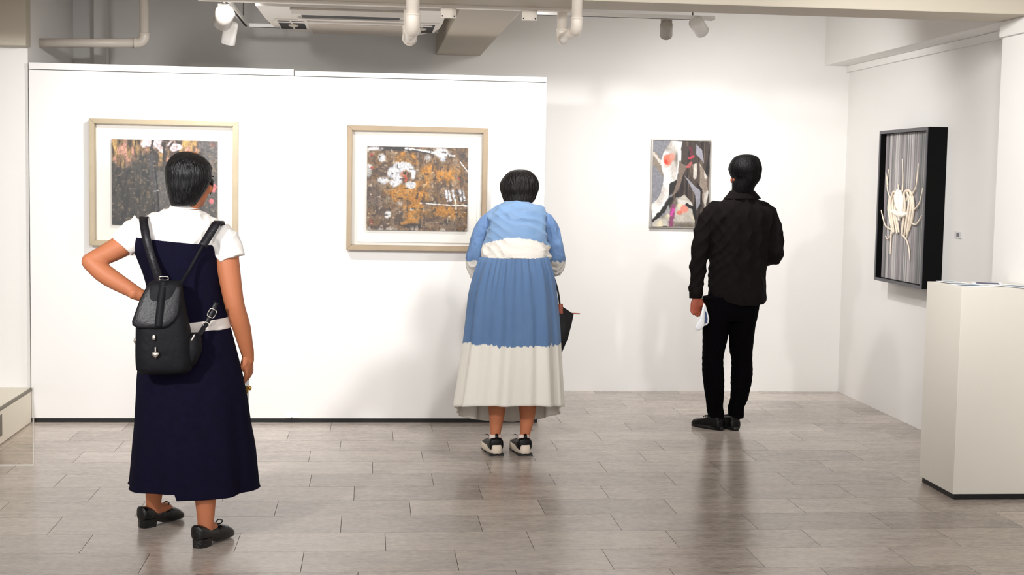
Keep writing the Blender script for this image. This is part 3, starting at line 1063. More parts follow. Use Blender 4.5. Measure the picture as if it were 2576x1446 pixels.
# ------------------------------------------------------------------ ceiling fittings
def pipe_thing(name, pts, r, label, couplers=(), group=None, m=None):
    e = empty(name, tuple(pts[0]))
    tag(e, label, 'pipe', group)
    m = m or M['pvc']
    P = [Vector(p) for p in pts]
    for i in range(len(P) - 1):
        a, b = P[i], P[i + 1]
        d = (b - a).normalized()
        a2 = a + d * (1.2 * r if i > 0 else 0)
        b2 = b - d * (1.2 * r if i < len(P) - 2 else 0)
        mesh_obj('pipe_run', sweep([a2, b2], [r, r], n=20, sub=1, rnd=False), m, e)
    for i in range(1, len(P) - 1):
        a, b, c = P[i - 1], P[i], P[i + 1]
        d1, d2 = (b - a).normalized(), (c - b).normalized()
        k = 2.0 * r
        arc = [b - d1 * k, b - d1 * k * 0.55, b - d1 * k * 0.2 + d2 * k * 0.2, b + d2 * k * 0.55, b + d2 * k]
        el = mesh_obj('elbow', sweep(arc, [r * 1.13] * 5, n=20, sub=4, rnd=False), m, e)
        for q, d in ((b - d1 * k, d1), (b + d2 * k, d2)):
            mesh_obj('collar', sweep([q - d * 0.006, q + d * 0.006], [r * 1.22] * 2, n=20, sub=1, rnd=False), m, el)
    return e


p0, p1 = at(100, 108, 8.92), at(363, 108, 8.92)
pipe_thing('drain_pipe', [Vector((-2.03, 8.92, p0.z)), p1, Vector((p1.x, 8.92, CEIL))], 0.028, 'white drain pipe from the left corner turning up above the partition')
q = at(1038, 60, 6.62)
pipe_thing('drain_pipe', [Vector((q.x, 6.62, CEIL)), Vector((q.x, 6.62, 2.215)), Vector((q.x, 7.16, 2.215)), Vector((q.x, 7.16, CEIL))], 0.031,
           'thick white pipe looping under the beam in front of the air conditioner')
q = at(1451, 50, 6.64)
pipe_thing('drain_pipe', [Vector((q.x, 6.64, CEIL)), Vector((q.x, 6.64, 2.235)), Vector((q.x, 7.16, 2.235)), Vector((q.x, 7.16, CEIL))], 0.025,
           'white pipe looping under the beam right of the partition')

# trunking, junction boxes under the beam
tr = box('cable_trunking', -0.85, 1.05, 7.052, 7.10, 2.366, 2.40, M['pvc'], None, 0.003)
tag(tr, 'long white cable trunking along the back edge of the beam above the air conditioner', 'trunking')
tr = box('cable_trunking', -0.25, 1.02, 6.69, 6.7195, 2.384, 2.41, M['pvc'], None, 0.003)
tag(tr, 'beige cable trunking along the front of the beam left of the pipes', 'trunking')
for nm, (ux, uy), lab_ in (('junction_box', (1127, 36), 'beige junction box on the trunking beside the air conditioner\'s right corner'), ('junction_box', (1330, 39), 'beige junction box on the trunking left of the looping white pipe')):
    c = at(ux, uy, 7.09)
    e = empty(nm, (c.x, 7.09, c.z))
    tag(e, lab_, 'junction box')
    box('box_body', c.x - 0.036, c.x + 0.036, 7.056, 7.098, 2.318, 2.3655, M['acgrey'], e, 0.003)
    box('lid', c.x - 0.039, c.x + 0.039, 7.05, 7.056, 2.315, 2.3655, M['acgrey'], e, 0.002)
    for s in (-1, 1):
        mesh_obj('screw', ellipsoid((c.x + s * 0.03, 7.049, 2.325), (0.004, 0.003, 0.004), 6), M['dark'], e)
c = at(1270, 8, 6.65)
e = empty('junction_box', (c.x, 6.6, c.z))
tag(e, 'beige junction box at the top edge between the two white pipes', 'junction box')
box('box_body', c.x - 0.05, c.x + 0.05, 6.645, 6.6895, 2.37, 2.45, M['acgrey'], e, 0.004)
box('lid', c.x - 0.053, c.x + 0.053, 6.64, 6.645, 2.367, 2.453, M['acgrey'], e, 0.002)
b0, b1 = at(362, 1, 6.9), at(501, 3, 6.9)
tr = box('cable_trunking', b0.x, b1.x, 6.68, 6.72, b0.z - 0.006, b0.z + 0.03, M['pvc'], None, 0.002)
tag(tr, 'short white trunking at the top edge beside the left drain pipe', 'trunking')

# air conditioner cassette
AZ = 2.40
e = empty('air_conditioner', (-0.1, 8.1, AZ))
tag(e, 'white ceiling cassette air conditioner hanging above the partition', 'air conditioner')
out = [(-0.612, 7.49), (-0.604, 8.10), (-0.585, 8.52), (-0.50, 8.74), (-0.36, 8.86), (0.25, 8.86), (0.335, 8.70), (0.405, 8.42), (0.41, 8.10), (0.405, 7.49)]


def prism(poly, z0, z1, inset=0.0, ztaper=None):
    c = Vector((sum(p[0] for p in poly) / len(poly), sum(p[1] for p in poly) / len(poly), 0))
    r0 = [(c.x + (x - c.x) * (1 - inset), c.y + (y - c.y) * (1 - inset), z0) for x, y in poly]
    r1 = [(x, y, z1) for x, y in poly]
    return rings_geo([r0, r1], True)


mesh_obj('housing', prism(out, AZ + 0.05, AZ + 0.24), M['acwhite'], e, smooth=False)
mesh_obj('fascia', prism(out, AZ, AZ + 0.05, 0.012), M['acwhite'], e, smooth=False)
box('intake_panel', -0.43, 0.23, 7.52, 7.72, AZ - 0.012, AZ, M['acgrey'], e, 0.003)
sl = box('air_slot', -0.385, 0.155, 7.76, 7.95, AZ - 0.004, AZ + 0.002, M['dark'], e)
box('slot_lip', -0.41, 0.18, 7.735, 7.757, AZ - 0.012, AZ, M['acwhite'], e, 0.002)
box('slot_lip', -0.41, 0.18, 7.953, 7.99, AZ - 0.012, AZ, M['acwhite'], e, 0.002)
box('seam_strip', -0.56, 0.35, 8.15, 8.20, AZ - 0.010, AZ, M['acwhite'], e, 0.003)
box('louvre_flap', -0.355, 0.215, 8.24, 8.80, AZ - 0.008, AZ, M['acgrey'], e, 0.004)
for sx, cx in ((-1, -0.455), (1, 0.295)):
    k = mesh_obj('corner_cover', prism([(cx - 0.09, 8.08), (cx + 0.09, 8.08), (cx + 0.085, 8.55), (cx + 0.02 * -sx, 8.66), (cx - 0.085, 8.52)], AZ - 0.006, AZ), M['acwhite'], e, smooth=False)
    for j, (ya, yb) in enumerate(((8.16, 8.30), (8.36, 8.54))):
        for dx in (-0.045, 0.035):
            box('vent_hole', cx + dx - 0.034, cx + dx + 0.034, ya - 0.03, yb + 0.02, AZ - 0.0075, AZ - 0.0055, M['dark'], k)
    mesh_obj('screw_cap', ellipsoid((cx, 8.34, AZ - 0.008), (0.03, 0.06, 0.008), 8), M['acgrey'], k)
for x, y in ((-0.55, 7.6), (0.35, 7.6), (-0.5, 8.6), (0.3, 8.6)):
    mesh_obj('hanger_rod', sweep([(x, y, AZ + 0.2), (x, y, CEIL)], [0.005, 0.005], n=8, sub=1, rnd=False), M['greymetal'], e)

# lighting tracks and spotlights
def track(a, b, label):
    a, b = Vector(a), Vector(b)
    d = (b - a).normalized()
    e = empty('light_track', tuple(a))
    tag(e, label, 'light track')
    mesh_obj('rail', ribbon([a, (a + b) / 2, b], 0.034, 0.022, (0, 0, 1), 1), M['whitemetal'], e, smooth=False)
    mesh_obj('conductor_groove', ribbon([a + d * 0.01 - Vector((0, 0, 0.0115)), (a + b) / 2 - Vector((0, 0, 0.0115)), b - d * 0.01 - Vector((0, 0, 0.0115))], 0.012, 0.002, (0, 0, 1), 1), M['dark'], e, smooth=False)
    for s in (0.12, 0.88):
        p = a + (b - a) * s
        mesh_obj('suspension_rod', sweep([p + Vector((0, 0, 0.01)), Vector((p.x, p.y, CEIL))], [0.004, 0.004], n=8, sub=1, rnd=False), M['greymetal'], e)
    return e


def spotlight(loc, target, label, m, power, angle, rad=0.042, ln=0.12, zt=None, lamp_rad=0.04, blend=1.0, col=(1, 0.99, 0.975)):
    """track head: loc is the pivot of the can"""
    loc = Vector(loc)
    e = empty('track_spotlight', tuple(loc))
    tag(e, label, 'spotlight')
    zt = zt or loc.z + 0.07
    mesh_obj('adapter', box_geo(loc.x - 0.03, loc.x + 0.03, loc.y - 0.016, loc.y + 0.016, zt - 0.02, zt), m, e, smooth=False)
    mesh_obj('stem', sweep([(loc.x, loc.y, zt - 0.02), (loc.x, loc.y, loc.z)], [0.009, 0.009], n=10, sub=1, rnd=False), m, e)
    A = aim(loc, target)
    can = mesh_obj('lamp_can', lathe([(rad * 0.55, -ln * 0.5), (rad * 0.92, -ln * 0.45), (rad, -ln * 0.38), (rad, ln * 0.5), (rad * 0.9, ln * 0.5), (rad * 0.88, ln * 0.42)], 24, A), m, e)
    mesh_obj('lens', lathe([(rad * 0.86, ln * 0.40), (rad * 0.86, ln * 0.425)], 24, A), M['lens'], can)
    if power:
        d = (Vector(target) - loc).normalized()
        spot('spot_lamp', loc + d * (ln * 0.5 + 0.02), target, power, angle, blend, lamp_rad, col)
    return e

ta, tb = atz(566, -4, 2.45), atz(621, 62, 2.45)
track((ta.x, 7.2, 2.45), (ta.x, tb.y, 2.45), 'white lighting track running away beside the air conditioner')
track((ta.x, tb.y + 0.03, 2.45), (0.42, tb.y + 0.03, 2.45), 'white lighting track passing behind the air conditioner')
tz = at(1500, 37, 8.0).z
track((0.9, 8.0, tz), (1.97, 8.0, tz), 'white lighting track below the beam right of the partition')
M['greymetal2'] = mat('pale grey painted metal', (172, 166, 158), 0.45)
# fittings in view
a = at(563, 42, 7.8)
spotlight(a, a + Vector((-0.25, 1.0, -0.5)), 'grey track spotlight facing the viewer, hanging above the left painting', M['greymetal2'], 0, 40, 0.052, 0.12, 2.438)
a = at(578, 82, 8.2)
spotlight(a, (-1.0, 8.5, 1.35), 'bright white track spotlight pointing down above the left painting', M['whitemetal'], 6, 120, 0.04, 0.13, 2.438)
a = at(1676, 74, 8.0)
spotlight(a, (2.1, 9.9, 1.0), 'grey track spotlight hanging below the beam over the figure painting', M['greymetal2'], 46, 115, 0.036, 0.1, tz - 0.0125)
a = at(1757, 66, 8.0)
spotlight(a, (3.1, 9.4, 1.4), 'white track spotlight half hidden by the beam near the right wall', M['whitemetal'], 44, 115, 0.042, 0.11, tz - 0.0125)
for bx, tg, pw_, lb in ((-0.70, (-1.15, 8.59, 1.25), 46, 'track spotlight behind the beam aimed at the left painting'), (0.95, (0.25, 8.59, 1.25), 44, 'track spotlight behind the beam aimed at the blossom painting')):
    spotlight((bx, 7.24, 2.475), tg, lb, M['whitemetal'], pw_, 118, 0.038, 0.1, 2.56, 0.03)
# fittings above and behind the viewer
zt2 = 2.62
rear = [((-2.3, 2.3, zt2), (-0.4, 8.59, 1.2), 320, 62, 'rear track spotlight at the far left aimed at the partition'),
        ((-0.3, 3.4, zt2), (-1.0, 8.59, 1.3), 70, 62, 'rear track spotlight left of centre aimed at the left painting'),
        ((1.0, 3.4, zt2), (0.3, 8.59, 1.3), 60, 62, 'rear track spotlight right of centre aimed at the blossom painting'),
        ((1.9, 3.6, zt2), (2.3, 9.9, 1.3), 115, 60, 'rear track spotlight at the right aimed at the figure painting'),
        ((0.9, 5.3, zt2), (3.27, 6.75, 1.35), 150, 62, 'ceiling track spotlight over the middle of the room aimed at the pier')]
for loc, tg, pw_, an, lb in rear:
    spotlight(loc, tg, lb, M['whitemetal'], pw_, an, 0.042, 0.12, zt2 + 0.07, 0.11)
track((-2.5, 3.4, zt2 + 0.08), (2.6, 3.4, zt2 + 0.08), 'lighting track across the ceiling behind the viewer')

# ------------------------------------------------------------------ people
def lower_fill(A, pts):
    return [A @ Vector(p) for p in pts]


def head_parts(c, yaw, pitch, s=1.0):
    """skull, jaw, face features in world space; local +Y is the face direction"""
    A = Matrix.Translation(c) @ Matrix.Rotation(-yaw, 4, 'Z') @ Matrix.Rotation(-pitch, 4, 'X') @ Matrix.Scale(s, 4)
    R3 = A.to_3x3()

    def el(p, r):
        return ellipsoid(A @ Vector(p), r, 14, R3)
    geo = join(el((0, -0.005, 0.025), (0.075, 0.094, 0.094)), el((0, 0.028, -0.045), (0.058, 0.062, 0.066)), el((0, 0.05, -0.088), (0.03, 0.034, 0.026)),
               el((0, 0.094, -0.022), (0.012, 0.018, 0.026)), el((0, 0.104, -0.034), (0.015, 0.012, 0.009)), el((0, 0.082, 0.012), (0.05, 0.012, 0.012)),
               el((0.034, 0.072, -0.03), (0.026, 0.02, 0.024)), el((-0.034, 0.072, -0.03), (0.026, 0.02, 0.024)), el((0, 0.084, -0.066), (0.024, 0.011, 0.008)),
               el((0.078, -0.004, -0.018), (0.008, 0.02, 0.033)), el((-0.078, -0.004, -0.018), (0.008, 0.02, 0.033)))
    return A, geo


def face_bits(A, body):
    for sx in (-1, 1):
        ey = mesh_obj('eye', ellipsoid(A @ Vector((sx * 0.032, 0.076, -0.005)), (0.012, 0.010, 0.009), 10, A.to_3x3()), M['eye'], body)
        mesh_obj('eyebrow', ellipsoid(A @ Vector((sx * 0.032, 0.090, 0.020)), (0.020, 0.005, 0.004), 8, A.to_3x3()), M['hair'], body)
        mesh_obj('iris', ellipsoid(A @ Vector((sx * 0.032, 0.0835, -0.005)), (0.005, 0.004, 0.005), 8, A.to_3x3()), M['iris'], body)
    mesh_obj('lips', ellipsoid(A @ Vector((0, 0.092, -0.066)), (0.02, 0.006, 0.006), 8, A.to_3x3()), M['lip'], body)


def hand_parts(wrist, d, n, side, curl=0.5, s=1.0, thumb=0.7):
    """d finger direction, n palm normal (fingers curl towards n), side +-1 puts the thumb on d x n * side"""
    w, d, n = Vector(wrist), Vector(d).normalized(), Vector(n)
    n = (n - d * n.dot(d)).normalized()
    t = d.cross(n) * side
    R = Matrix((t, n, d)).transposed()
    g = [ellipsoid(w + d * 0.045 * s, (0.040 * s, 0.016 * s, 0.055 * s), 12, R), ellipsoid(w + d * 0.03 * s + t * 0.022 * s + n * 0.008 * s, (0.02 * s, 0.016 * s, 0.03 * s), 10, R),
         sweep([w - d * 0.03 * s, w + d * 0.02 * s], [(0.022 * s, 0.026 * s)] * 2, n=12, sub=2)]
    for k, (off, L) in enumerate(((0.031, 0.070), (0.0105, 0.080), (-0.0105, 0.074), (-0.031, 0.058))):
        p = w + d * (0.083 - 0.006 * (k == 3)) * s + t * off * s
        ang = 0.12
        pts = [p - d * 0.02 * s, p]
        for q in (0.45, 0.32, 0.25):
            ang += curl
            dr = d * math.cos(ang) + n * math.sin(ang)
            p = p + dr * L * q * s
            pts.append(p)
        g.append(sweep(pts, [0.0092 * s, 0.0092 * s, 0.0085 * s, 0.0078 * s, 0.0065 * s], n=10, sub=3))
    p = w + d * 0.022 * s + t * 0.03 * s
    d1 = (d * 0.75 + t * (0.7 * thumb) + n * (0.35 + curl * 0.3)).normalized()
    d2 = (d * 0.85 - t * 0.1 + n * (0.4 + curl * 0.4)).normalized()
    g.append(sweep([p, p + d1 * 0.035 * s, p + d1 * 0.035 * s + d2 * 0.028 * s, p + d1 * 0.035 * s + d2 * 0.052 * s], [0.012 * s, 0.011 * s, 0.0095 * s, 0.0075 * s], n=10, sub=3))
    return join(*g)


def hair_shell(rows, face_yaw, hairline_y, seed, fr=26, amp=0.02, n=120, front=0.62, expo=2.1):
    """hair as rings from the outline rows, opened over the face"""
    r = np.random.default_rng(seed)
    ph = r.random(6) * 6.28
    R = catmull(np.array(rows, float), 5)
    rings = []
    fa = math.pi / 2 - face_yaw
    for (y, xl, xr, ry, Y) in R:
        a, b = at(xl, y, Y), at(xr, y, Y)
        c = (a + b) / 2
        rx = (b - a).length / 2
        ring = []
        for t in np.linspace(0, 2 * math.pi, n, endpoint=False):
            k = 1 + amp * (0.5 * math.sin(fr * t + ph[0] + 1.5 * math.sin(y * 0.05)) + 0.35 * math.sin(fr * 1.7 * t + ph[1] + y * 0.02) + 0.3 * math.sin(fr * 2.6 * t + ph[2]))
            dt = (t - fa + math.pi) % (2 * math.pi) - math.pi
            if y > hairline_y:
                q = min(1, (y - hairline_y) / 10)
                k *= 1 - (1 - front) * q * max(0, min(1, (1.05 - abs(dt)) / 0.18))
            e = 2 / expo
            ct, st = math.cos(t), math.sin(t)
            ring.append((c.x + rx * k * math.copysign(abs(ct) ** e, ct), c.y + ry * k * math.copysign(abs(st) ** e, st), a.z + (b.z - a.z) * (0.5 + 0.5 * ct)))
        rings.append(ring)
    return rings_geo(rings, True)


def shoe(name, heel, ang, L, sections, m, parent, sole=None, extra=0.0):
    """sections: (along 0..1, half width, bottom z, top z); local +Y is the toe, heel is the ground point at the back"""
    A = Matrix.Translation(Vector(heel)) @ Matrix.Rotation(-ang, 4, 'Z')
    D = catmull(np.array(sections, float), 4)
    rings = []
    for s, w, zb, zt in D:
        zc, hz = (zb + zt) / 2, (zt - zb) / 2
        ring = []
        for t in np.linspace(0, 2 * math.pi, 24, endpoint=False):
            ct, st = math.cos(t), math.sin(t)
            ring.append(A @ Vector((w * math.copysign(abs(ct) ** 0.75, ct), s * L, zc + hz * math.copysign(abs(st) ** 0.75, st))))
        rings.append(ring)
    return A, mesh_obj(name, rings_geo(rings, True), m, parent)


# ---- woman with the backpack
W1 = empty('person', (-0.78, 5.88, 0))
tag(W1, 'person in white tee and long navy pinafore dress with one hand on hip', 'person')
Yw = 5.88
hc = at(477, 452, Yw)
A1, hg = head_parts(hc, 0.62, 0.05, 1.0)
neck = sweep([hc + Vector((0, -0.01, -0.05)), hc + Vector((-0.005, -0.02, -0.11)), at(460, 545, Yw)], [0.05, 0.048, 0.06], n=14)
shL, elL, wrL = at(345, 590, Yw), at(228, 658, Yw - 0.06), at(352, 742, Yw - 0.10)
shR, elR, wrR = at(566, 610, Yw), at(590, 765, Yw - 0.03), at(624, 895, Yw + 0.04)
armL = sweep([shL, at(300, 622, Yw - 0.02), elL, elL], [0.05, 0.047, 0.036, 0.034], n=16)
foreL = sweep([elL, at(272, 695, Yw - 0.075), wrL], [0.037, 0.040, 0.026], n=16)
armR = sweep([shR, at(577, 690, Yw - 0.02), elR, at(608, 825, Yw), wrR], [0.052, 0.047, 0.041, 0.038, 0.026], n=16)
handL = hand_parts(wrL, (0.85, 0.45, -0.25), (0.2, 0.3, -0.9), 1, 0.35, 0.95)
handR = hand_parts(wrR, (0.02, 0.12, -1), (-0.9, 0.3, 0), -1, 0.42, 1.0)
tors = slab([(545, 390, 530, 0.06, Yw), (580, 355, 550, 0.085, Yw), (640, 362, 535, 0.09, Yw), (690, 378, 535, 0.088, Yw), (760, 388, 540, 0.085, Yw), (830, 380, 560, 0.10, Yw), (900, 365, 580, 0.11, Yw), (960, 375, 575, 0.10, Yw)], n=28)
ankL = atz(378, 1275, 0.09) * 1.0
ankL = Vector((-0.915, 6.06, 0.10))
ankR = Vector((-0.655, 5.725, 0.10))
legL = sweep([Vector((-0.86, 5.9, 0.75)), Vector((-0.88, 5.98, 0.44)), Vector((-0.90, 6.03, 0.30)), ankL, Vector((-0.915, 6.065, 0.055))], [0.085, 0.055, 0.052, 0.033, 0.034], n=16)
legR = sweep([Vector((-0.68, 5.86, 0.75)), Vector((-0.665, 5.78, 0.44)), Vector((-0.66, 5.74, 0.30)), ankR, Vector((-0.66, 5.725, 0.055))], [0.085, 0.056, 0.054, 0.034, 0.035], n=16)
aL, aR = 0.72, 0.55
footL = sweep([Vector((-0.915, 6.055, 0.06)), Vector((-0.87, 6.10, 0.065)), Vector((-0.845, 6.125, 0.035))], [0.03, 0.026, 0.018], n=12)
footR = sweep([Vector((-0.66, 5.715, 0.06)), Vector((-0.635, 5.755, 0.065)), Vector((-0.615, 5.785, 0.035))], [0.03, 0.026, 0.018], n=12)
body = mesh_obj('body', remesh(join(hg, neck, armL, foreL, armR, handL, handR, tors, legL, legR, footL, footR), 0.0048, 5), M['skin'], W1)
face_bits(A1, body)
hairrows = [(381, 462, 474, 0.012, Yw - 0.005), (383, 450, 486, 0.04, Yw - 0.005), (390, 436, 505, 0.072, Yw - 0.005), (402, 425, 521, 0.094, Yw - 0.005), (418, 417, 533, 0.108, Yw - 0.005), (436, 416, 537, 0.114, Yw - 0.005),
            (454, 416, 535, 0.112, Yw - 0.005), (470, 418, 527, 0.108, Yw - 0.008), (484, 421, 518, 0.098, Yw - 0.014), (498, 425, 508, 0.086, Yw - 0.022), (510, 428, 499, 0.074, Yw - 0.03), (517, 431, 493, 0.062, Yw - 0.034)]
mesh_obj('hair', hair_shell(hairrows, 0.75, 425, 3, 34, 0.014), M['hair'], W1)
lock = sweep([at(530, 455, Yw + 0.03), at(531, 472, Yw + 0.035), at(529, 488, Yw + 0.04)], [0.012, 0.008, 0.002], n=8)
mesh_obj('hair_lock', lock, M['hair'], W1)
# tee
Yt = Yw
tee_t = slab([(518, 432, 494, 0.05, Yt - 0.02), (524, 418, 498, 0.062, Yt - 0.015), (534, 386, 522, 0.08, Yt), (546, 358, 540, 0.094, Yt), (562, 342, 560, 0.106, Yt), (590, 336, 566, 0.116, Yt),
              (625, 342, 548, 0.116, Yt), (660, 362, 540, 0.105, Yt), (730, 385, 540, 0.09, Yt)], n=48)
slL = sweep([at(362, 572, Yt), at(332, 595, Yt - 0.01), at(306, 620, Yt - 0.02)], [0.062, 0.064, 0.058], n=20, rnd=False)
slR = sweep([at(545, 585, Yt), at(568, 612, Yt - 0.01), at(583, 652, Yt - 0.02)], [0.062, 0.066, 0.058], n=20, rnd=False)
mesh_obj('t_shirt', remesh(join(tee_t, slL, slR), 0.005, 5, 0.006, 0.07, [((1, 0, 0.75), 0.05, 0.0035, 0.7), ((-1, 0, 0.8), 0.055, 0.0035, 0.7), ((1, 0, 0.1), 0.04, 0.002, 0.8)], 4), M['tee'], W1)
nb = slab([(515, 430, 494, 0.052, Yt - 0.02), (521, 426, 498, 0.058, Yt - 0.018), (525, 424, 502, 0.062, Yt - 0.016)], n=40, sub=2)
mesh_obj('neck_band', nb, M['tee'], W1)
# pinafore
phs = rng.random(8) * 6.28


def fold1(t, s):
    q = max(0, s - 0.36) / 0.64
    return q * (0.035 * math.sin(5 * t + phs[0]) + 0.022 * math.sin(8 * t + phs[1]) + 0.012 * math.sin(13 * t + phs[2])) + 0.006 * math.sin(9 * t + phs[3])


bod = slab([(605, 334, 550, 0.128, Yw), (630, 334, 553, 0.130, Yw), (660, 346, 553, 0.127, Yw), (700, 362, 555, 0.122, Yw), (750, 374, 562, 0.118, Yw), (790, 378, 572, 0.118, Yw), (812, 378, 578, 0.120, Yw)],
           n=72, zmod=lambda t, s: (-0.018 * math.cos(t) * (1 - s)))
dress = mesh_obj('dress_bodice', bod, M['navy'], W1)


def hemz(t, s):
    if s < 0.93:
        return 0.0
    d = (t - 1.5 * math.pi)
    st = 0.022 if math.cos(t) < -0.16 or math.sin(t) > 0.2 else -0.006
    return (st - 0.02 * (0.5 + 0.5 * math.cos(t)) * -1.0) * ((s - 0.93) / 0.07) + 0.014 * (s - 0.93) / 0.07


skirt = slab([(818, 376, 580, 0.122, Yw), (850, 366, 588, 0.138, Yw), (900, 352, 601, 0.158, Yw), (950, 345, 613, 0.172, Yw), (1000, 341, 622, 0.184, Yw), (1060, 336, 630, 0.196, Yw), (1120, 330, 640, 0.208, Yw), (1180, 325, 645, 0.218, Yw), (1240, 319, 650, 0.226, Yw)],
             n=180, sub=6, fold=fold1, zmod=hemz)
mesh_obj('dress_skirt', skirt, M['navy'], W1)
beltg = slab([(804, 374, 578, 0.124, Yw), (811, 373, 580, 0.127, Yw), (826, 372, 582, 0.127, Yw), (831, 374, 582, 0.124, Yw)], n=72, sub=2, zmod=lambda t, s: 0.018 * math.cos(t) - 0.004)
mesh_obj('belt', beltg, M['belt'], W1)
# loafers with block heel and bow
loaf = [(0.0, 0.012, 0.036, 0.085), (0.03, 0.028, 0.032, 0.094), (0.12, 0.033, 0.028, 0.092), (0.3, 0.034, 0.022, 0.074), (0.48, 0.037, 0.006, 0.070), (0.62, 0.042, 0.002, 0.073), (0.8, 0.041, 0.002, 0.060), (0.93, 0.032, 0.004, 0.038), (1.0, 0.012, 0.008, 0.024)]
for hl, an in ((Vector((-0.965, 6.005, 0)), aL), (Vector((-0.69, 5.665, 0)), aR)):
    A, so = shoe('loafer', hl, an, 0.235, loaf, M['patent'], W1)
    hb = []
    for z, k in ((0.0, 0.92), (0.036, 1.0)):
        hb.append([A @ Vector((x * k, yv * k + 0.004, z)) for x, yv in ((-0.031, 0.03), (-0.033, 0.066), (0.033, 0.066), (0.031, 0.03), (0.022, 0.006), (0.0, -0.001), (-0.022, 0.006))])
    mesh_obj('heel', rings_geo(hb, True), M['patent'], so, smooth=False)
    bow = []
    for sx in (-1, 1):
        bow.append(sweep([A @ Vector((0, 0.128, 0.074)), A @ Vector((sx * 0.020, 0.122, 0.097)), A @ Vector((sx * 0.038, 0.128, 0.094)), A @ Vector((sx * 0.022, 0.134, 0.078)), A @ Vector((0, 0.13, 0.074))], [0.0026] * 5, n=6))
    mesh_obj('bow', join(*bow), M['patent'], so)
# phone and ring in the hanging hand
ph = empty('phone', tuple(at(626, 990, Yw + 0.08)))
tag(ph, 'slim pale phone in gold case held in the hand beside the navy skirt', 'phone')
c = at(622, 985, Yw + 0.09)
mesh_obj('phone_body', box_geo(c.x - 0.005, c.x + 0.004, c.y - 0.035, c.y + 0.035, c.z - 0.075, c.z + 0.065), M['paper'], ph, smooth=False)
mesh_obj('case_edge', box_geo(c.x - 0.006, c.x + 0.005, c.y - 0.037, c.y + 0.037, c.z - 0.002, c.z + 0.03), M['gold'], ph, smooth=False)
mesh_obj('finger_ring', ellipsoid((c.x + 0.012, c.y - 0.02, c.z + 0.018), (0.008, 0.008, 0.010), 8), M['gold'], ph)

# backpack
bp = empty('backpack', tuple(at(430, 820, 5.66)))
tag(bp, 'small black leather backpack with heart charm worn by the woman in navy', 'backpack')
Yb = 5.675
pk = slab([(706, 382, 452, 0.03, Yb), (716, 372, 458, 0.048, Yb), (750, 356, 462, 0.062, Yb), (800, 345, 472, 0.074, Yb), (850, 343, 482, 0.080, Yb), (900, 343, 486, 0.080, Yb), (928, 346, 482, 0.074, Yb), (938, 356, 470, 0.05, Yb)], n=64, expo=3.2,
          fold=lambda t, s: 0.012 * math.sin(7 * t + 3 * s) * s)
mesh_obj('pack_body', pk, M['nylon'], bp)
sp = slab([(838, 470, 496, 0.02, Yb + 0.01), (848, 462, 506, 0.045, Yb + 0.01), (880, 460, 507, 0.055, Yb + 0.01), (910, 460, 496, 0.05, Yb + 0.01), (926, 464, 482, 0.03, Yb + 0.01)], n=32, expo=2.6)
mesh_obj('side_pocket', sp, M['nylon'], bp)
# flap: sheet following the front of the pack, real thickness
fo = [(369, 720), (404, 709), (440, 713), (456, 722), (453, 745), (450, 775), (448, 792), (438, 808), (424, 820), (410, 825), (375, 826), (343, 824), (333, 818), (332, 808), (342, 780), (353, 750)]


def flap_pt(x, y, off):
    s = min(1, max(0, (y - 706) / 130))
    d = 0.026 + 0.062 * s ** 0.8
    xm = 405
    d *= 1 - 0.10 * ((x - xm) / 60) ** 2
    return at(x, y, Yb - d - off)


cxy = (398, 772)
rings_f, rings_b = [], []
for k in (1.0, 0.93, 0.7, 0.45, 0.2, 0.04):
    rings_f.append([flap_pt(cxy[0] + (x - cxy[0]) * k, cxy[1] + (y - cxy[1]) * k, 0.004 + (0.0 if k == 1.0 else 0.004)) for x, y in fo])
    rings_b.append([flap_pt(cxy[0] + (x - cxy[0]) * k, cxy[1] + (y - cxy[1]) * k, -0.004) for x, y in fo])
mesh_obj('flap', rings_geo(rings_b[::-1] + rings_f, True), M['leather'], bp)
mesh_obj('flap_strap', ribbon([flap_pt(412, 706, 0.012), flap_pt(408, 730, 0.011), flap_pt(404, 760, 0.012), flap_pt(400, 800, 0.012), flap_pt(398, 822, 0.014)], 0.028, 0.004, (0, -1, 0.2), 4), M['nylon'], bp)
# straps
strapL = ribbon([at(370, 556, 5.85), at(363, 546, 5.825), at(361, 552, 5.79), at(364, 575, 5.757), at(370, 608, 5.733), at(382, 650, 5.725), at(396, 690, 5.69), at(402, 708, 5.66)], 0.034, 0.006,
                [(0, 0.5, 1), (0, 0, 1), (0, -0.6, 0.8), (0, -1, 0.25), (0, -1, 0), (0, -1, 0), (0, -1, 0.2), (0, -1, 0.3)], 5)
mesh_obj('shoulder_strap', strapL, M['leather'], bp)
strapR = ribbon([at(556, 568, 5.85), at(553, 557, 5.82), at(545, 562, 5.785), at(530, 585, 5.762), at(510, 618, 5.735)], 0.034, 0.006,
                [(0, 0.5, 1), (0, 0, 1), (0, -0.6, 0.8), (0, -1, 0.25), (0, -1, 0)], 5)
so_ = mesh_obj('shoulder_strap', strapR, M['leather'], bp)
mesh_obj('adjuster_webbing', ribbon([at(512, 614, 5.738), at(492, 650, 5.738), at(472, 685, 5.71), at(451, 716, 5.655)], 0.012, 0.004, (0, -1, 0), 5), M['nylon'], so_)
mesh_obj('lower_strap', ribbon([at(545, 760, 5.752), at(533, 788, 5.742), at(518, 815, 5.735), at(504, 838, 5.70), at(490, 850, 5.68)], 0.02, 0.005, (0.2, -1, 0), 4), M['leather'], bp)


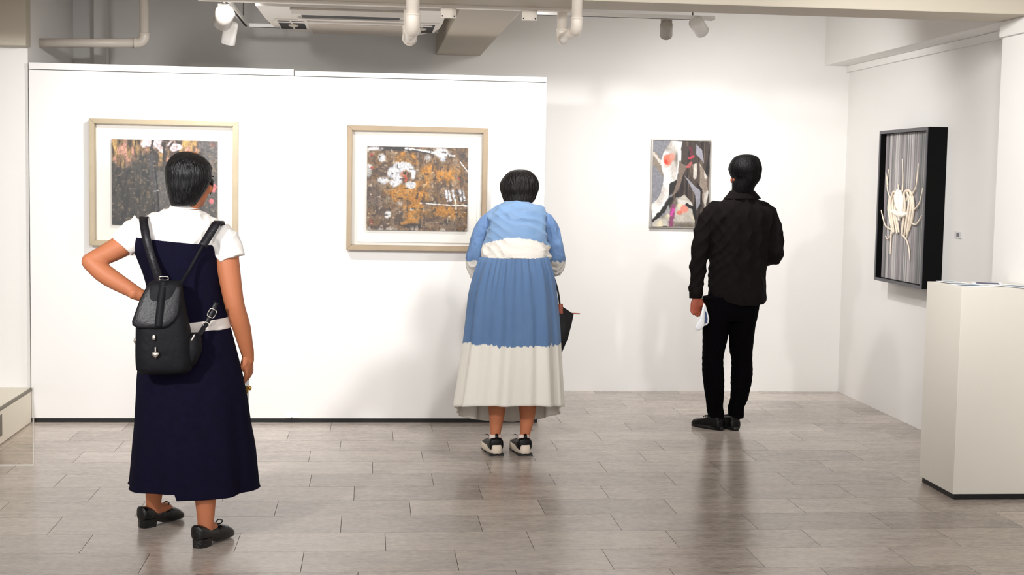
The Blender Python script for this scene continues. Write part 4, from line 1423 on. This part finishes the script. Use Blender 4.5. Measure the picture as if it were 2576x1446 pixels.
def ring_wire(c, w, h, rot, r):
    pts = []
    for k in range(17):
        a_ = 2 * math.pi * k / 16
        x, z = math.copysign(abs(math.cos(a_)) ** 0.5, math.cos(a_)) * w, math.copysign(abs(math.sin(a_)) ** 0.5, math.sin(a_)) * h
        pts.append(Vector(c) + Vector((x * math.cos(rot) - z * math.sin(rot), 0, x * math.sin(rot) + z * math.cos(rot))))
    return sweep(pts, [r] * 17, n=6, sub=1, rnd=False)


mesh_obj('buckle', ring_wire(at(533, 788, 5.733), 0.015, 0.018, -0.5, 0.0022), M['metal'], bp)
mesh_obj('strap_ring', ring_wire(at(518, 818, 5.725), 0.010, 0.012, -0.4, 0.002), M['metal'], bp)
mesh_obj('top_ring', ring_wire(at(412, 700, 5.645), 0.018, 0.007, 0, 0.002), M['metal'], bp)
mesh_obj('clip', sweep([at(482, 856, 5.59), at(486, 848, 5.592), at(489, 842, 5.595)], [0.003, 0.004, 0.003], n=8), M['metal'], bp)
mesh_obj('lock', join(ellipsoid(at(387, 849, 5.585), (0.007, 0.004, 0.012), 8)), M['metal'], bp)
mesh_obj('side_stud', ellipsoid(at(341, 857, 5.66), (0.008, 0.006, 0.012), 8), M['metal'], bp)
ch = at(391, 892, 5.583)
hv = []
for k in range(24):
    a_ = 2 * math.pi * k / 24
    hv.append((ch.x + 0.0009 * 16 * math.sin(a_) ** 3, ch.z + 0.0009 * (13 * math.cos(a_) - 5 * math.cos(2 * a_) - 2 * math.cos(3 * a_) - math.cos(4 * a_))))
charm = mesh_obj('heart_charm', rings_geo([[(x, ch.y - 0.003, z) for x, z in hv], [(x, ch.y + 0.003, z) for x, z in hv]], True), M['metal'], bp)
mesh_obj('charm_link', sweep([ch + Vector((0, 0, 0.008)), ch + Vector((0, 0, 0.028))], [0.0035, 0.0035], n=8), M['metal'], charm)

# ---- woman bending towards the blossom painting
W2 = empty('person', (0.8, 7.6, 0))
tag(W2, 'person in blue and cream dip-dyed blouse and skirt bending towards the painting', 'person')
hc2 = at(1306, 474, 8.01)
A2, hg2 = head_parts(hc2, 0.10, 0.30, 0.93)
neck2 = sweep([hc2 + Vector((0, -0.02, -0.05)), at(1303, 514, 7.93), at(1300, 548, 7.86)], [0.046, 0.046, 0.06], n=14)
tors2 = slab([(525, 1262, 1340, 0.06, 7.86), (560, 1232, 1370, 0.09, 7.80), (600, 1232, 1366, 0.1, 7.72), (660, 1225, 1366, 0.11, 7.62), (720, 1215, 1375, 0.13, 7.58), (800, 1215, 1375, 0.12, 7.58)], n=28)
sL2, eL2, wL2 = at(1240, 556, 7.83), at(1196, 650, 7.86), at(1222, 690, 8.12)
sR2, eR2, wR2 = at(1362, 556, 7.83), at(1398, 645, 7.86), at(1388, 682, 8.12)
aL2 = sweep([sL2, at(1210, 595, 7.84), eL2, at(1205, 680, 8.0), wL2], [0.042, 0.034, 0.030, 0.028, 0.022], n=14)
aR2 = sweep([sR2, at(1388, 595, 7.84), eR2, at(1396, 672, 8.0), wR2], [0.042, 0.034, 0.030, 0.028, 0.022], n=14)
hL2 = hand_parts(wL2, (0.6, 0.7, 0.3), (0.5, -0.2, -0.7), 1, 0.5, 0.95)
hR2 = hand_parts(wR2, (-0.6, 0.7, 0.3), (-0.5, -0.2, -0.7), -1, 0.5, 0.95)
fl2, fr2 = atz(1247, 1147, 0), atz(1319, 1147, 0)
lg = []
for f2, xt, xm in ((fl2, (1250, 1250), 0), (fr2, (1327, 1327), 0)):
    ank = Vector((f2.x + (0.0 if f2 is fl2 else 0.008), f2.y + 0.055, 0.11))
    k = at(xt[0], 1000, f2.y + 0.06)
    lg.append(sweep([Vector((k.x, 7.60, 0.72)), Vector((k.x, 7.66, 0.45)), Vector((k.x, f2.y + 0.065, 0.30)), Vector((k.x + 0.001, f2.y + 0.06, 0.22)), ank, Vector((ank.x, ank.y + 0.01, 0.06))], [0.085, 0.058, 0.052, 0.044, 0.029, 0.032], n=16))
    lg.append(sweep([Vector((ank.x, ank.y, 0.06)), Vector((ank.x, ank.y + 0.12, 0.045))], [0.03, 0.028], n=12))
body2 = mesh_obj('body', remesh(join(hg2, neck2, tors2, aL2, aR2, hL2, hR2, *lg), 0.005, 5), M['skin'], W2)
face_bits(A2, body2)
Yh = 7.99
hr2 = [(426, 1302, 1316, 0.012, Yh), (428, 1290, 1328, 0.045, Yh), (434, 1278, 1338, 0.075, Yh), (446, 1267, 1349, 0.102, Yh), (460, 1259, 1354, 0.116, Yh), (474, 1258, 1354, 0.118, Yh - 0.005), (490, 1263, 1349, 0.11, Yh - 0.01), (502, 1267, 1345, 0.105, Yh - 0.02), (511, 1270, 1337, 0.095, Yh - 0.03), (516, 1274, 1333, 0.085, Yh - 0.035)]
mesh_obj('hair', hair_shell(hr2, 0.1, 470, 8, 30, 0.035), M['hair2'], W2)
zb = at(1300, 598, 7.62).z
M['blouse'] = dye_mat('blue dip dye blouse', (122, 150, 184), (214, 208, 200), zb, at(1300, 598, 7.62).x, -1.3, 0.012, top2=(98, 130, 168), bump=0.7, bstretch=(0.5, 0.5, 2.0), bscale=9)
zs = at(1200, 655, 7.86).z
M['sleeve'] = dye_mat('blue dip dye sleeve', (114, 148, 190), (214, 209, 201), zs, 0, 0, 0.02, top2=(80, 106, 154), bump=0.8, bstretch=(2.2, 2.2, 0.5), bscale=14)
zk = at(1290, 868, 7.45).z
M['skirt'] = dye_mat('blue dip dye skirt', (92, 122, 160), (218, 214, 204), zk, 0.8, 0, 0.028, top2=(74, 102, 142), bump=0.35, bstretch=(2.0, 2.0, 0.5), bscale=16)
bl = slab([(505, 1276, 1332, 0.075, 7.90), (513, 1256, 1346, 0.085, 7.89), (522, 1236, 1368, 0.105, 7.87), (538, 1224, 1376, 0.13, 7.84), (562, 1226, 1375, 0.15, 7.80), (590, 1223, 1377, 0.165, 7.75), (620, 1213, 1382, 0.172, 7.70), (645, 1210, 1382, 0.176, 7.655), (660, 1208, 1382, 0.176, 7.635)],
          n=90, fold=lambda t, s: 0.012 * math.sin(6 * t + 9 * s) + 0.008 * math.sin(11 * t - 12 * s), zmod=lambda t, s: 0.03 * max(0, -math.sin(t)) * max(0, (s - 0.8) / 0.2))
blo = mesh_obj('blouse', remesh(bl, 0.005, 2, 0.005, 0.06, [((0.16, 0, 1), 0.085, 0.009, 1.5), ((-0.25, 0, 1), 0.06, 0.006, 1.6), ((0.5, 0, 1), 0.05, 0.004, 1.4)], 6), M['blouse'], W2)
ph2 = rng.random(10) * 6.28


def balloon(path, rad, k):
    g = sweep(path, rad, n=40, sub=8)
    return remesh(g, 0.0045, 2, 0.006, 0.035, [((1, 0.2, 0.1), 0.03, 0.011, 0.9), ((0.3, 1, 0.15), 0.03, 0.007, 0.9)], 2 + k, mask=lambda P: np.clip((1.26 - P[:, 2]) / 0.05, 0.15, 1))


sleeveL = balloon([at(1250, 546, 7.84), at(1228, 560, 7.838), at(1211, 586, 7.84), at(1200, 622, 7.845), at(1196, 655, 7.86), at(1200, 685, 7.91), at(1208, 690, 7.98)], [0.045, 0.052, 0.050, 0.048, 0.051, 0.046, 0.03], 0)
sleeveR = balloon([at(1352, 546, 7.84), at(1373, 560, 7.838), at(1388, 586, 7.84), at(1397, 622, 7.845), at(1400, 650, 7.86), at(1399, 672, 7.91), at(1393, 682, 7.98)], [0.045, 0.052, 0.050, 0.048, 0.050, 0.044, 0.03], 1)
mesh_obj('sleeve', sleeveL, M['sleeve'], blo)
mesh_obj('sleeve', sleeveR, M['sleeve'], blo)


def fold2(t, s):
    w = max(0, 1 - s / 0.5)
    return 0.04 * w * math.sin(34 * t + 2 * math.sin(3 * t)) + (0.03 + 0.03 * s) * (0.8 * math.sin(9 * t + ph2[0] + 1.2 * math.sin(2 * t)) + 0.5 * math.sin(15 * t + ph2[1])) + 0.012 * math.sin(23 * t + ph2[2])


zc2 = at(1280, 1024, 7.57).z
zback, zfront = at(1290, 1023, 7.35).z, at(1277, 1060, 7.80).z


def hem2(t, s):
    if s < 0.75:
        return 0.0
    q = (s - 0.75) / 0.25
    st = math.sin(t)
    return q * q * ((zback - zc2) * max(0, -st) + (zfront - zc2) * max(0, st) ** 0.8)


sk = slab([(646, 1212, 1376, 0.160, 7.62), (662, 1205, 1380, 0.172, 7.60), (690, 1195, 1389, 0.185, 7.585), (740, 1182, 1397, 0.20, 7.575), (810, 1174, 1404, 0.208, 7.57), (872, 1167, 1407, 0.212, 7.57), (950, 1156, 1411, 0.218, 7.57), (1023, 1145, 1415, 0.222, 7.57)],
          n=420, sub=6, fold=fold2, zmod=hem2, cap=False)
sko = mesh_obj('skirt', sk, M['skirt'], W2)
sol = sko.modifiers.new('thickness', 'SOLIDIFY')
sol.thickness = 0.003
# trainers
trn = [(0.0, 0.014, 0.028, 0.08), (0.03, 0.036, 0.024, 0.096), (0.12, 0.042, 0.022, 0.100), (0.28, 0.043, 0.022, 0.09), (0.45, 0.044, 0.02, 0.086), (0.62, 0.048, 0.018, 0.072), (0.8, 0.046, 0.018, 0.06), (0.94, 0.034, 0.02, 0.045), (1.0, 0.012, 0.022, 0.034)]
for f2, an, lb in ((fl2, -0.12, 'L'), (fr2, -0.12, 'R')):
    A, so = shoe('trainer', Vector((f2.x + 0.006, f2.y, 0)), an, 0.25, trn, M['shoeblk'], W2)
    mid = []
    for z, k in ((0.012, 0.92), (0.016, 1.0), (0.034, 1.02), (0.05, 0.94)):
        ring = []
        for t in np.linspace(0, 2 * math.pi, 28, endpoint=False):
            sy = 0.5 - 0.54 * math.cos(t)
            wv = 0.041 + 0.009 * max(0, min(1, (sy - 0.2) / 0.5))
            ring.append(A @ Vector((wv * 1.06 * k * math.copysign(abs(math.sin(t)) ** 0.6, math.sin(t)), (sy * 0.25 - 0.012 * (k - 0.94) * 6) + 0.002, z + (0.012 if sy < 0.3 and z > 0.03 else 0))))
        mid.append(ring)
    mesh_obj('midsole', rings_geo(mid, True), M['sole'], so)
    pads = [box_geo(-0.040, -0.006, 0.0, 0.07, 0, 0.014), box_geo(0.006, 0.040, 0.0, 0.07, 0, 0.014), box_geo(-0.044, 0.044, 0.11, 0.21, 0, 0.014)]
    for pv, pf in pads:
        mesh_obj('outsole_pad', ([A @ Vector(p) for p in pv], pf), M['black'], so, smooth=False)
    mesh_obj('sock', sweep([A @ Vector((0, 0.05, 0.075)), A @ Vector((0, 0.052, 0.112))], [0.034, 0.033], n=18, sub=2, rnd=False), M['sock'], so)
    mesh_obj('heel_tab', sweep([A @ Vector((0, 0.010, 0.085)), A @ Vector((0, 0.006, 0.108)), A @ Vector((0, 0.016, 0.118))], [(0.004, 0.009)] * 3, n=8), M['shoeblk'], so)
    mesh_obj('lace', sweep([A @ Vector((-0.02, 0.10, 0.088)), A @ Vector((-0.035, 0.10, 0.105)), A @ Vector((-0.045, 0.11, 0.098))], [0.002] * 3, n=6), M['shoeblk'], so)

# tote on her forearm
YB = 8.04
bg_ = empty('tote_bag', tuple(at(1400, 800, YB)))
tag(bg_, 'black folding tote with tan leather tab hanging from the bending woman\'s arm', 'handbag')
tot = [(1405, 764, 0.028), (1424, 777, 0.03), (1443, 790, 0.004), (1436, 815, 0.03), (1425, 852, 0.045), (1411, 887, 0.03), (1380, 888, 0.05), (1345, 886, 0.05), (1318, 880, 0.03), (1304, 845, 0.04), (1290, 788, 0.004), (1325, 772, 0.03), (1365, 762, 0.03)]
front = [at(x, y, YB) + Vector((0, -d, 0)) for x, y, d in tot]
backr = [at(x, y, YB) + Vector((0, d, 0)) for x, y, d in tot]


def shrink(ring, k, dy):
    c = sum(ring, Vector()) / len(ring)
    return [c + (p - c) * k + Vector((0, dy, 0)) for p in ring]


mesh_obj('bag_body', rings_geo([shrink(front, 0.6, -0.02), front, backr, shrink(backr, 0.6, 0.02)], True), M['bagblk'], bg_)
for dyv in (-0.034, 0.034):
    mesh_obj('handle', sweep([at(1409, 772, YB + dyv), at(1404, 735, YB + dyv * 0.8), at(1394, 700, YB + dyv * 0.4), at(1384, 684, YB + dyv * 0.3), at(1370, 700, YB + dyv * 0.4), at(1360, 735, YB + dyv * 0.8), at(1356, 770, YB + dyv)], [0.0055] * 7, n=8, sub=5), M['bagblk'], bg_)
mesh_obj('leather_tab', ribbon([at(1410, 764, YB - 0.036), at(1410, 778, YB - 0.04), at(1410, 789, YB - 0.04)], 0.028, 0.005, (0, -1, 0), 4), M['tan'], bg_)
mesh_obj('zip_pull', sweep([at(1439, 788, YB - 0.004), at(1458, 789, YB - 0.004)], [0.004, 0.0035], n=8, sub=2), M['tan'], bg_)

# ---- man in black
MN = empty('person', (2.22, 8.4, 0))
tag(MN, 'person dressed all in black standing before the figure painting holding a rolled sheet', 'person')
Ym = 8.40
hc3 = at(1876, 440, Ym)
A3, hg3 = head_parts(hc3, -0.30, 0.03, 1.03)
neck3 = sweep([hc3 + Vector((0, -0.01, -0.05)), at(1869, 478, Ym - 0.015), at(1866, 510, Ym)], [0.056, 0.058, 0.07], n=16)
sL3, sR3 = at(1788, 540, Ym), at(1938, 548, Ym)
eL3, wL3 = at(1758, 660, Ym - 0.02), at(1752, 748, Ym - 0.03)
eR3, wR3 = at(1951, 638, Ym - 0.02), at(1915, 652, Ym + 0.20)
aL3 = sweep([sL3, at(1768, 600, Ym - 0.01), eL3, at(1753, 705, Ym - 0.025), wL3], [0.045, 0.038, 0.031, 0.027, 0.025], n=16)
aR3 = sweep([sR3, at(1950, 600, Ym - 0.02), eR3, at(1938, 648, Ym + 0.08), wR3], [0.045, 0.036, 0.028, 0.027, 0.024], n=16)
hL3 = hand_parts(wL3 + Vector((0, 0, -0.002)), (0.02, 0.05, -1), (0.25, -0.95, 0), -1, 0.8, 1.02, 0.6)
hR3 = hand_parts(wR3, (-0.7, 0.7, 0.1), (-0.3, -0.5, 0.8), 1, 0.5, 1.0)
to3 = slab([(520, 1800, 1930, 0.07, Ym), (560, 1795, 1935, 0.095, Ym), (640, 1800, 1920, 0.10, Ym), (720, 1795, 1912, 0.10, Ym), (790, 1785, 1905, 0.11, Ym)], n=28)
lgs = []
ftL, ftR = Vector((2.165, 8.335, 0)), Vector((2.27, 8.325, 0))
lgs.append(sweep([at(1805, 790, Ym), at(1800, 890, Ym), at(1797, 950, Ym), at(1800, 1030, Ym), Vector((2.15, 8.38, 0.05))], [0.075, 0.052, 0.048, 0.034, 0.035], n=14))
lgs.append(sweep([at(1870, 790, Ym), at(1866, 890, Ym), at(1864, 950, Ym), at(1852, 1030, Ym), Vector((2.262, 8.38, 0.05))], [0.075, 0.052, 0.048, 0.034, 0.035], n=14))
body3 = mesh_obj('body', remesh(join(hg3, neck3, aL3, aR3, hL3, hR3, to3, *lgs), 0.005, 4), M['skinr'], MN)
face_bits(A3, body3)
Yh3 = Ym - 0.005
hr3 = [(388, 1872, 1884, 0.012, Yh3), (390, 1860, 1895, 0.045, Yh3), (396, 1849, 1905, 0.075, Yh3), (408, 1840, 1911, 0.10, Yh3), (424, 1835, 1914, 0.116, Yh3), (440, 1838, 1912, 0.112, Yh3), (450, 1844, 1910, 0.104, Yh3 - 0.006), (460, 1843, 1904, 0.092, Yh3 - 0.012), (470, 1843, 1897, 0.078, Yh3 - 0.02), (482, 1842, 1894, 0.068, Yh3 - 0.022), (488, 1843, 1893, 0.064, Yh3 - 0.02)]
mesh_obj('hair', hair_shell(hr3, -0.3, 428, 5, 40, 0.022), M['hair3'], MN)
ja = slab([(487, 1838, 1898, 0.075, Ym - 0.01), (496, 1828, 1906, 0.085, Ym - 0.005), (510, 1804, 1924, 0.10, Ym), (528, 1782, 1946, 0.118, Ym), (555, 1776, 1952, 0.13, Ym), (600, 1782, 1940, 0.136, Ym), (650, 1784, 1930, 0.136, Ym), (700, 1783, 1926, 0.138, Ym), (745, 1782, 1927, 0.142, Ym), (766, 1786, 1925, 0.14, Ym)],
          n=72, fold=lambda t, s: 0.010 * math.sin(7 * t + 2 * s), zmod=lambda t, s: (0.055 * max(0, -math.cos(t)) ** 1.5 + 0.02 * max(0, math.cos(t)) ** 4) * max(0, (s - 0.8) / 0.2))
jl = sweep([at(1800, 530, Ym), at(1778, 560, Ym), at(1766, 600, Ym - 0.01), at(1759, 645, Ym - 0.02), at(1755, 690, Ym - 0.02), at(1750, 735, Ym - 0.025)], [0.066, 0.064, 0.060, 0.055, 0.050, 0.042], n=24)
jr = sweep([at(1926, 535, Ym), at(1943, 565, Ym), at(1950, 605, Ym - 0.02), at(1952, 638, Ym - 0.02), at(1938, 648, Ym + 0.08), at(1920, 650, Ym + 0.17)], [0.066, 0.062, 0.058, 0.056, 0.05, 0.043], n=24)
jk = mesh_obj('shirt', remesh(join(ja, jl, jr), 0.0055, 4, 0.010, 0.07, [((1, 0, 0.12), 0.075, 0.006, 0.9), ((1, 0, 0.6), 0.06, 0.0045, 0.8), ((-1, 0, 0.9), 0.05, 0.003, 0.8)], 9), M['shirtblk'], MN)
mesh_obj('collar', slab([(479, 1838, 1897, 0.070, Ym - 0.014), (484, 1834, 1901, 0.078, Ym - 0.012), (492, 1828, 1908, 0.09, Ym - 0.006), (500, 1820, 1914, 0.098, Ym - 0.002)], n=40, sub=3), M['shirtblk'], jk)
mesh_obj('cuff', sweep([at(1750, 722, Ym - 0.025), at(1750, 750, Ym - 0.03)], [(0.044, 0.040), (0.043, 0.039)], n=24, sub=2, rnd=False), M['shirtblk'], jk)


def trouser(rows):
    return slab(rows, n=40, fold=lambda t, s: 0.012 * math.sin(5 * t + 14 * s))


tl = trouser([(745, 1768, 1850, 0.11, Ym), (790, 1768, 1842, 0.108, Ym), (829, 1768, 1834, 0.10, Ym), (882, 1768, 1822, 0.085, Ym), (906, 1767, 1819, 0.078, Ym), (948, 1768, 1821, 0.074, Ym), (995, 1774, 1820, 0.066, Ym), (1022, 1778, 1818, 0.06, Ym), (1037, 1780, 1821, 0.062, Ym), (1050, 1784, 1822, 0.06, Ym - 0.01)])
tr_ = trouser([(745, 1830, 1914, 0.11, Ym), (790, 1834, 1905, 0.108, Ym), (829, 1835, 1897, 0.10, Ym), (882, 1836, 1892, 0.085, Ym), (906, 1841, 1892, 0.078, Ym), (948, 1839, 1892, 0.074, Ym), (1000, 1838, 1881, 0.066, Ym), (1022, 1832, 1872, 0.06, Ym), (1037, 1832, 1871, 0.062, Ym), (1050, 1834, 1870, 0.06, Ym - 0.01)])
hipg = slab([(720, 1790, 1912, 0.11, Ym), (770, 1772, 1909, 0.125, Ym), (805, 1772, 1900, 0.11, Ym)], n=40)
mesh_obj('trousers', remesh(join(tl, tr_, hipg), 0.0055, 3, 0.004, 0.04, [((0.2, 0.3, 1), 0.035, 0.001, 1.6)], 3), M['trouser'], MN)
dsh = [(0.0, 0.012, 0.004, 0.05), (0.03, 0.032, 0.0, 0.068), (0.14, 0.037, 0.0, 0.085), (0.35, 0.038, 0.0, 0.082), (0.55, 0.043, 0.0, 0.066), (0.75, 0.046, 0.0, 0.054), (0.92, 0.036, 0.0, 0.044), (1.0, 0.012, 0.006, 0.028)]
for hl, an in ((Vector((2.176, 8.325, 0)), -0.62), (Vector((2.262, 8.318, 0)), -0.28)):
    A, so = shoe('shoe', hl, an, 0.235, dsh, M['shoeblk'], MN)
    sl_ = []
    for z, k in ((0.0, 1.0), (0.022, 1.03)):
        sl_.append([A @ Vector(((0.036 + 0.011 * max(0, min(1, (0.5 - 0.5 * math.cos(t) - 0.3) / 0.4))) * k * math.copysign(abs(math.sin(t)) ** 0.6, math.sin(t)), 0.235 * (0.5 - 0.515 * math.cos(t)), z)) for t in np.linspace(0, 2 * math.pi, 26, endpoint=False)])
    mesh_obj('sole', rings_geo(sl_, True), M['black'], so)
    mesh_obj('laces', join(*[sweep([A @ Vector((-0.024, yy, 0.078 - (yy - 0.09) * 0.2)), A @ Vector((0, yy, 0.086 - (yy - 0.09) * 0.22)), A @ Vector((0.024, yy, 0.078 - (yy - 0.09) * 0.2))], [0.003] * 3, n=6) for yy in (0.10, 0.118, 0.136)]), M['black'], so)

# the sheet he holds
YP = Ym - 0.085
pp = empty('rolled_leaflet', tuple(at(1768, 800, YP)))
tag(pp, 'folded white and blue leaflet held in the hand of the person in black', 'leaflet')


def bulged(poly, Y0, bulge, th=0.0012):
    """thin curved sheet with the outline poly (photo points on the plane Y0), bowed towards the viewer"""
    cx = sum(p[0] for p in poly) / len(poly)
    cy = sum(p[1] for p in poly) / len(poly)
    fr, bk = [], []
    for q in (1.0, 0.75, 0.5, 0.25, 0.03):
        d = bulge * (1 - q * q)
        fr.append([at(cx + (x - cx) * q, cy + (y - cy) * q, Y0 - d - th) for x, y in poly])
        bk.append([at(cx + (x - cx) * q, cy + (y - cy) * q, Y0 - d + th) for x, y in poly])
    return rings_geo(bk[::-1] + fr, True)


mesh_obj('folded_sheet', bulged([(1770, 764), (1764, 786), (1757, 806), (1748, 822), (1749, 829), (1757, 832), (1766, 828), (1772, 818), (1773, 795), (1773, 775)], YP - 0.02, 0.012), M['paper'], pp)
mesh_obj('sheet_fold', bulged([(1770, 762), (1775, 768), (1780, 785), (1784, 800), (1783, 812), (1777, 818), (1771, 820), (1769, 800), (1769, 780)], YP, 0.004), M['paper'], pp)
mesh_obj('printed_side', bulged([(1773, 780), (1777, 786), (1780, 800), (1779, 811), (1773, 815), (1771, 806), (1772, 792)], YP - 0.006, 0.003), mat('blue photo print', (70, 92, 140), 0.6, var=0.6, scale=40), pp)
